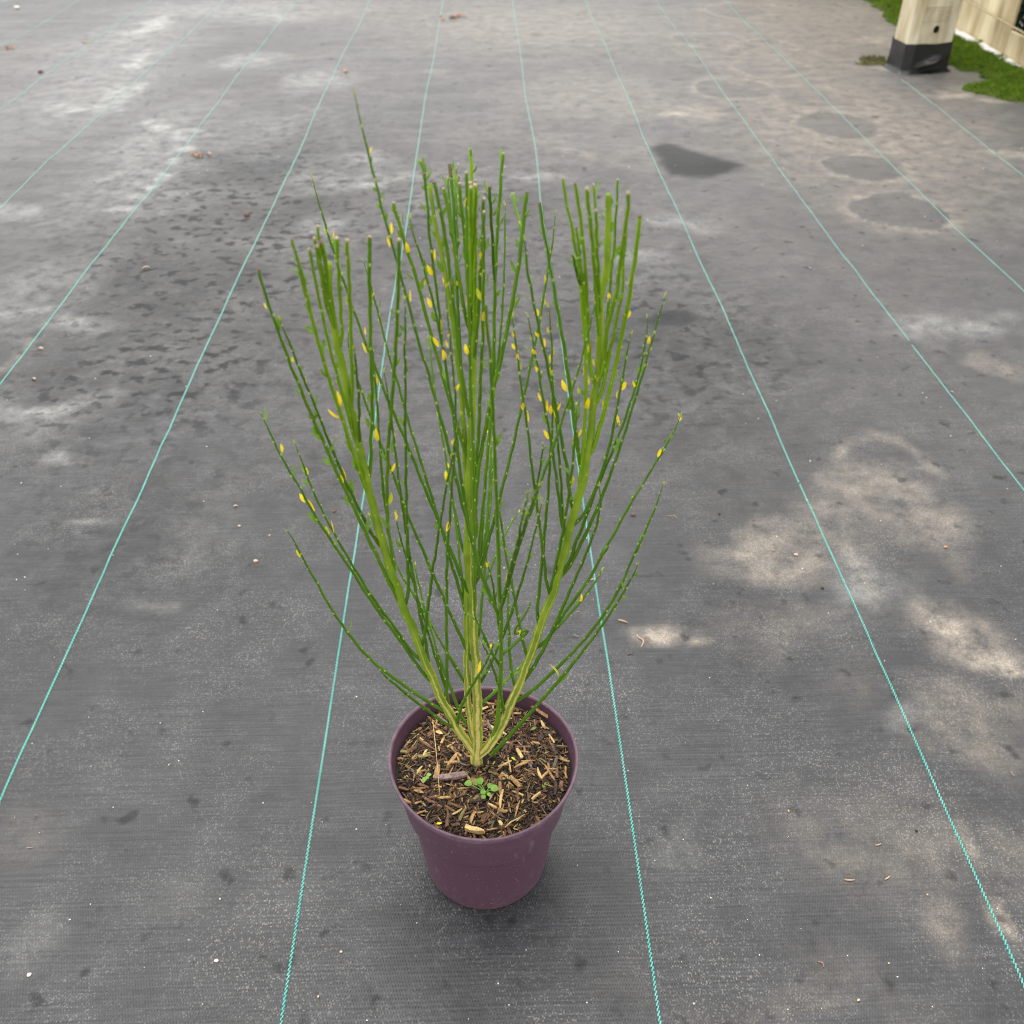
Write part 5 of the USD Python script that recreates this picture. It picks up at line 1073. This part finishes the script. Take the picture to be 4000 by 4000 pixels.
# ------------------------------------------------------------------ the broom plant
plant = thing('broom_plant', 'tall green broom plant with wiry upright stems and small yellow leaves', 'plant')
stem_prim, stem_path = {}, {}
STEM_MAT = {'trunk': 'striped_bark', 'stem': 'green_stem', 'nat': 'deep_green_stem', 'cutm': 'green_stem', 'cutd': 'deep_green_stem', 'cutb': 'lit_green_stem'}
pr_ = np.random.default_rng(31)
for line in STEMS.strip().splitlines():
    nm, kind, pts, rads = line.split('|')
    P = np.array(list(map(float, pts.split()))).reshape(-1, 3) / 1e4
    r0, r1 = [float(a) / 1e5 for a in rads.split()]
    s = np.r_[0, np.cumsum(np.linalg.norm(np.diff(P, axis=0), axis=1))]
    n = max(6, int(s[-1] / 0.0042))
    t = np.linspace(0, s[-1], n)
    C = CubicSpline(s, P)(t)
    u = t / s[-1]
    C = C + (fbm(np.stack([u * s[-1] * 45 + len(stem_prim) * 9.1, u * 0, u * 0], 1), 2, 3)[:, None] - 0.5) * np.array([0.0010, 0.0008, 0]) * np.clip(t / 0.02, 0, 1)[:, None]
    rad = (r0 + (r1 - r0) * u) * (1.12 if kind == 'trunk' else 1.07)
    if kind == 'nat':
        rad = rad * np.where(u > 0.93, 1 - (u - 0.93) / 0.07 * 0.62, 1)
    if kind == 'trunk':
        rad = rad * (1 + 0.10 * (noise(np.stack([t * 60, t * 0, t * 0 + len(stem_prim)], 1), 4) - 0.5))
        kn = (t + 0.007 * len(stem_prim)) / 0.024
        rad = rad * (1 + 0.13 * np.exp(-((kn % 1.0 - 0.5) / 0.10) ** 2))
        kk = np.floor(kn).astype(int) % 7
        C = C + np.array([0.0, 0.9, -0.7, 0.4, -0.9, 0.6, -0.3])[kk][:, None] * np.array([0.00045, 0.0003, 0]) * np.clip(t / 0.02, 0, 1)[:, None]
        if nm == 'T2':
            rad = rad * (1 + 0.40 * np.exp(-t / 0.008)); C[0, 2] -= 0.006
    elif kind not in ('stem',):
        # the stem steps down a touch at every node
        saw = (t / 0.0125 + pr_.uniform()) % 1.0
        rad = rad * (1 - 0.16 * (saw - 0.5))
        zig = np.cumsum(np.r_[0, np.abs(np.diff(saw)) > 0.5]) % 2 * 2 - 1
        C = C + (zig * 0.00014 * np.clip(t / 0.03, 0, 1))[:, None] * np.array([0.9, pr_.uniform(-0.8, 0.8), 0])
    sides = 22 if kind == 'trunk' else 11
    v, f, uv = tube(C, rad, sides, ridge=0.05 if kind == 'trunk' else 0.10, ridges=6 if kind == 'trunk' else 5)
    if kind == 'trunk':                                      # v of the map: how green (0 = cork bark, 1 = green)
        lo = {'T2': (0.05, 1.35), 'T3': (0.15, 2.4), 'T1': (0.12, 2.3), 'T5': (0.12, 1.9)}[nm]
        uv = np.stack([uv[:, 0], np.clip(lo[0] + (lo[1] - lo[0]) * uv[:, 1], 0, 1)], 1)
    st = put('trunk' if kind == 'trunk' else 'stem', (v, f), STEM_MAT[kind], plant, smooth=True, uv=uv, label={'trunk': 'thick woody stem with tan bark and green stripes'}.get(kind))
    stem_prim[nm], stem_path[nm] = st, (C, rad, t)
    T = np.gradient(C, axis=0); T /= np.linalg.norm(T, axis=1)[:, None]
    if kind.startswith('cut'):
        c = np.array([C[-1] - T[-1] * 0.0004, C[-1] + T[-1] * 0.0007, C[-1] + T[-1] * 0.0009])
        cv, cf, _ = tube(c, np.array([1.0, 0.99, 0.8]) * rad[-1], 10)
        put('cut_end', (cv, cf), 'cut_brown' if (kind == 'cutd' or pr_.uniform() < 0.3) else 'cut_wood', st)
        if nm in ('D4', 'D5', 'D5b', 'D7'):
            m = 2
            cv, cf, _ = tube(C[-m - 1:], rad[-m - 1:] * 1.04, 10, cap=False)
            put('dead_tip', (cv, cf), 'cut_brown', st)
    # nodes: small pale scars, alternately round the stem
    first = 0.03 if kind == 'trunk' else 0.008
    pos = np.arange(first, s[-1] - 0.002, 0.0118) if kind != 'nat' else np.unique(np.r_[np.arange(first, s[-1] * 0.8, 0.0125), np.arange(s[-1] * 0.8, s[-1] + 0.0001, 0.0065)])
    VV, FF, n0 = [], [], 0
    ph = pr_.uniform(0, 6.28)
    for j, q in enumerate(pos):
        q = min(s[-1], q + pr_.uniform(-0.002, 0.002))
        i = int(np.clip(np.searchsorted(t, q), 1, n - 1))
        a = ph + j * 2.513 + pr_.normal(0, 0.2)
        e = np.cross(T[i], [0.31, 0.87, 0.2]); e /= np.linalg.norm(e); b = np.cross(T[i], e)
        o = e * math.cos(a) + b * math.sin(a)
        k = pr_.uniform(0.65, 1.1) * (0.00090 if kind != 'trunk' else 0.0011) * (1.0 if q < s[-1] * 0.92 else 0.75)
        c = C[i] + o * (rad[i] * 0.98)
        sd = np.cross(T[i], o)
        VV += [c - T[i] * k * 2.2, c + sd * k * 0.95, c + o * k * 1.2 + T[i] * k * 0.9, c - sd * k * 0.95, c + T[i] * k * 1.5]
        FF += [[n0, n0 + 1, n0 + 2], [n0, n0 + 2, n0 + 3], [n0 + 4, n0 + 2, n0 + 1], [n0 + 4, n0 + 3, n0 + 2], [n0, n0 + 4, n0 + 1], [n0, n0 + 3, n0 + 4]]
        n0 += 5
    if n0:
        put('leaf_scars', (np.array(VV), np.array(FF)), 'pale_bud', st, kind='stuff')
    if kind == 'nat':                                       # a soft pale shoot tip
        for j in range(2):
            d = T[-1] + pr_.normal(0, 0.25, 3)
            put('shoot_tip', leaf_mesh(C[-1] - T[-1] * 0.001, C[-1] + d / np.linalg.norm(d) * pr_.uniform(0.0025, 0.0045), 0.0011, pr_.normal(0, 1, 3), 0.3), 'yellow_green_leaf' if j else 'pale_bud', st, smooth=True)

eye = np.array([0, 0, CAM_H])
for line in LEAVES.strip().splitlines():
    nm, kind, *num = line.split()
    a = np.array(list(map(float, num))) / 1e4
    A, B, w = a[:3], a[3:6], max(a[6], 0.0008)
    L = np.linalg.norm(B - A)
    w = min(w, L * 0.48)
    face = eye - A; face /= np.linalg.norm(face)
    face = face + pr_.normal(0, 0.30, 3)
    B = B + (B - A) * 0.06
    m = leaf_mesh(A, B, w * 1.15, face, pr_.uniform(0.1, 0.45), pr_.uniform(-0.10, 0.12))
    mat = {'y': 'yellow_leaf', 'b': 'brown_leaf', 'g': 'green_leaf'}[kind]
    if kind == 'y' and pr_.uniform() < 0.14:
        mat = 'yellow_green_leaf'
    put('leaf', m, mat, stem_prim[nm], smooth=True, label={'y': 'yellow leaf', 'b': 'withered brown leaf'}.get(kind))
# more small green leaflets, held close along the upper halves of the stems
names = [k for k in stem_path if k not in ('T1', 'T2', 'T3', 'T5')]
for i in range(260):
    nm = names[pr_.integers(len(names))]
    C, rad, t = stem_path[nm]
    j = int(len(C) * pr_.uniform(0.35, 0.97)); j = min(max(j, 1), len(C) - 2)
    T = C[j + 1] - C[j - 1]; T /= np.linalg.norm(T)
    o = pr_.normal(0, 1, 3); o -= T * (o @ T); o /= np.linalg.norm(o)
    L = pr_.uniform(0.005, 0.010)
    d = T * pr_.uniform(0.75, 1.0) + o * pr_.uniform(0.25, 0.65); d /= np.linalg.norm(d)
    A = C[j] + o * rad[j] * 0.9
    put('leaf', leaf_mesh(A, A + d * L, L * pr_.uniform(0.14, 0.34), o + pr_.normal(0, 0.3, 3), 0.3, pr_.uniform(-0.1, 0.1)), 'green_leaf', stem_prim[nm], smooth=True)

# ------------------------------------------------------------------ bits lying on the cloth
mottled('chip_white', (0.62, 0.58, 0.50), (0.82, 0.79, 0.72), 200, 0.7, 0.3)
mottled('pebble_tan', (0.40, 0.31, 0.22), (0.60, 0.48, 0.36), 300, 0.75, 0.3)
mottled('twig_tan', (0.34, 0.20, 0.13), (0.52, 0.35, 0.24), 400, 0.75, 0.3)
mottled('twig_brown', (0.085, 0.045, 0.033), (0.19, 0.11, 0.08), 400, 0.75, 0.3)
mottled('clod_dark', (0.020, 0.016, 0.014), (0.055, 0.042, 0.036), 250, 0.9, 0.1)
mottled('flake_buff', (0.42, 0.28, 0.18), (0.64, 0.47, 0.33), 250, 0.75, 0.2)
mottled('flake_rust', (0.42, 0.17, 0.06), (0.58, 0.30, 0.13), 250, 0.75, 0.2)
dr = np.random.default_rng(47)


def lump(size, flat, seed):
    m = trimesh.creation.icosphere(subdivisions=2, radius=0.5)
    v = m.vertices * (0.75 + 0.7 * fbm(m.vertices * 2.2 + seed, 3, seed)[:, None])
    return v * np.array([size, size * 0.8, size * flat]), m.faces


BIT_LABELS = ['irregular white stone chip near the lower left corner', 'rounded white stone chip right of the lower left corner', 'tiny white grit grain left of the teal thread, lower left', 'round cream pebble in front of the pot, lower left', 'pale tan flake below the pot near the left teal thread', 'white speck at the very bottom of the picture', 'longest brown twig lying level, lower right', 'short pale twig right of the level brown twig, lower right', 'brown twig above the level one, lower right', 'short pale twig left of the others, lower right', 'square tan flake near the bottom, lower right', 'pinkish pebble left of the rightmost thread, lower right', 'cream pebble below the twigs, lower right', 'dark crumb of soil beside the rightmost thread', 'curled dry grass blade near the bottom, lower right', 'yellowish leaf scrap right of the pot', 'curled brown fibre at the right edge', 'pink needle at the left edge, lower left', 'brown twig right of the pot beside the beige dust', 'pale twig lying across the teal thread right of the plant', 'white bent root on the beige dust right of the pot', 'dark twig below the white bent root', 'small brown twig close to the teal thread, right of the plant', 'dark twig just right of the pot rim', 'forked tan twig right of the pot rim', 'reddish brown round clod right of the plant', 'curled pale twig right of the reddish clod', 'reddish pebble beside the left teal thread behind the plant', 'tan pebble left of the plant, nearest of its row', 'small tan pebble left of the plant stems', 'small tan flake left of the plant stems', 'pink tan flake left of the plant near the thread', 'pale flake far left on the damp spotted cloth', 'reddish flake at the left edge on the spotted cloth', 'pale dusty flake on the spotted cloth upper left', 'curled orange leaf by the thread behind the tallest stem', 'patch of reddish leaf litter upper left', 'brown leaf scraps on a thread near the upper left corner', 'brown leaf litter at the upper left edge', 'brown clod by the thread left of the tall stems', 'brown leaf behind the right hand stems', 'dark brown clod at the far upper left', 'white chip in the upper left corner', 'orange lichen scrap on the cloth, right side', 'tan scrap on the dusty cloth, right of the pot', 'orange scrap beside the tan scrap, right of the pot', 'tan scrap lying on a thread at the right', 'dark crumb right of the upper stems', 'olive crumb left of the right hand thread', 'brown soil smear at the far top', 'short straw crumb right of the pot']
for i, (kind, x, y, size, rot) in enumerate(BITS):
    size *= {'clod': 0.6, 'clod_brown': 0.75, 'flake_yellow': 0.6, 'flake_tan': 0.75, 'flake_orange': 0.7, 'twig': 0.85}.get(kind, 0.9)
    z = float(ground_z(x, y))
    lab = BIT_LABELS[i]
    a = math.radians(rot)
    d2 = np.array([math.cos(a), math.sin(a) * 1.25])
    p0 = np.array([x, y, z])
    if kind in ('white_chip', 'pebble_tan', 'clod', 'clod_brown'):
        v, f = lump(size, {'white_chip': 0.45}.get(kind, 0.6), i)
        put({'white_chip': 'stone_chip', 'pebble_tan': 'pebble'}.get(kind, 'soil_clod'), (v + p0 + [0, 0, size * 0.22], f), {'white_chip': 'chip_white', 'pebble_tan': 'pebble_tan', 'clod': 'clod_dark', 'clod_brown': 'twig_brown'}[kind], smooth=kind != 'white_chip', label=lab, cat={'white_chip': 'stone', 'pebble_tan': 'pebble'}.get(kind, 'soil'))
    elif kind in ('twig', 'twig_pale', 'twig_dark', 'needle'):
        V, f = chip(np.random.default_rng(i), size, size * 0.16 if kind != 'needle' else size * 0.12, size * 0.11)
        put('twig', (placed(V, math.atan2(d2[1], d2[0]), 0.02, 0.1, p0 + [0, 0, size * 0.07 + 0.0006]), f), {'twig': 'twig_tan', 'twig_pale': 'flake_buff', 'twig_dark': 'twig_brown', 'needle': 'twig_tan'}[kind], label=lab, cat='twig')
    elif kind in ('curl', 'root'):
        s = np.linspace(-0.5, 0.5, 9)
        nrm = np.array([-d2[1], d2[0]])
        off = 0.16 * np.sin(s * 5 + i) + (0.35 * np.clip(-s - 0.25, 0, 1) if kind == 'root' else 0)
        P = p0[None] + np.c_[(s[:, None] * d2 + off[:, None] * nrm) * size, np.full(9, 0.0011) + 0.0012 * np.abs(np.sin(s * 4 + i))]
        v, f, _ = tube(P, (0.0011 if kind == 'root' else 0.0005) * (1 - np.abs(s) * 0.9), 6)
        put('root' if kind == 'root' else 'fibre', (v, f), 'flake_buff' if kind == 'root' else 'twig_tan', smooth=True, label=lab, cat='root' if kind == 'root' else 'fibre')
    elif kind == 'litter':
        o = thing('leaf_litter', lab, 'leaf litter')
        r = np.random.default_rng(i)
        for j in range(10):
            q = p0 + np.r_[r.normal(0, size * 0.28), r.normal(0, size * 0.22), 0.0025]
            q[2] = float(ground_z(q[0], q[1])) + 0.0025
            w = r.uniform(0.10, 0.22) * size; b = r.uniform(0, 6.28)
            e = np.array([math.cos(b), math.sin(b), r.uniform(-0.1, 0.15)]) * w
            put('leaf_scrap', leaf_mesh(q - e, q + e, w * 0.9, (r.normal(0, 0.2), r.normal(0, 0.2), 1), 0.3, 0.15), ['brown_leaf', 'twig_tan', 'twig_brown'][j % 3], o, smooth=True)
    else:
        b = dr.uniform(0, 6.28)
        e = np.array([math.cos(b), math.sin(b) * 0.8, 0.12]) * size / 2
        q = p0 + [0, 0, 0.0016 + size * 0.06]
        put('leaf_scrap', leaf_mesh(q - e, q + e, size * 0.55, (dr.normal(0, 0.2), dr.normal(0, 0.2), 1), 0.35, 0.12, 0.6), {'flake_tan': 'flake_buff', 'flake_yellow': 'bark_straw', 'flake_orange': 'flake_rust', 'leaf_orange': 'flake_rust', 'leaf_brown': 'twig_brown'}[kind], smooth=True, label=lab, cat='leaf scrap')
VV, FF, n0 = [], [], 0
base = trimesh.creation.icosphere(subdivisions=1, radius=0.5)
for i in range(330):                                         # loose pale grit, too fine to tell apart
    y = 0.36 + 2.6 * dr.uniform() ** 1.6
    x = dr.uniform(-0.75, 0.85) * (0.35 + y * 0.75)
    if math.hypot(x - PX, y - PY) < 0.075:
        continue
    sz = dr.uniform(0.0007, 0.0017) * (1 + 0.25 * y)
    v = base.vertices * sz * dr.uniform(0.6, 1.2, 3) + [x, y, float(ground_z(x, y)) + sz * 0.3]
    VV.append(v); FF.append(base.faces + n0); n0 += len(v)
put('loose_grit', (np.vstack(VV), np.vstack(FF)), 'chip_white', label='fine pale grit scattered over the woven cloth', cat='grit', kind='stuff')
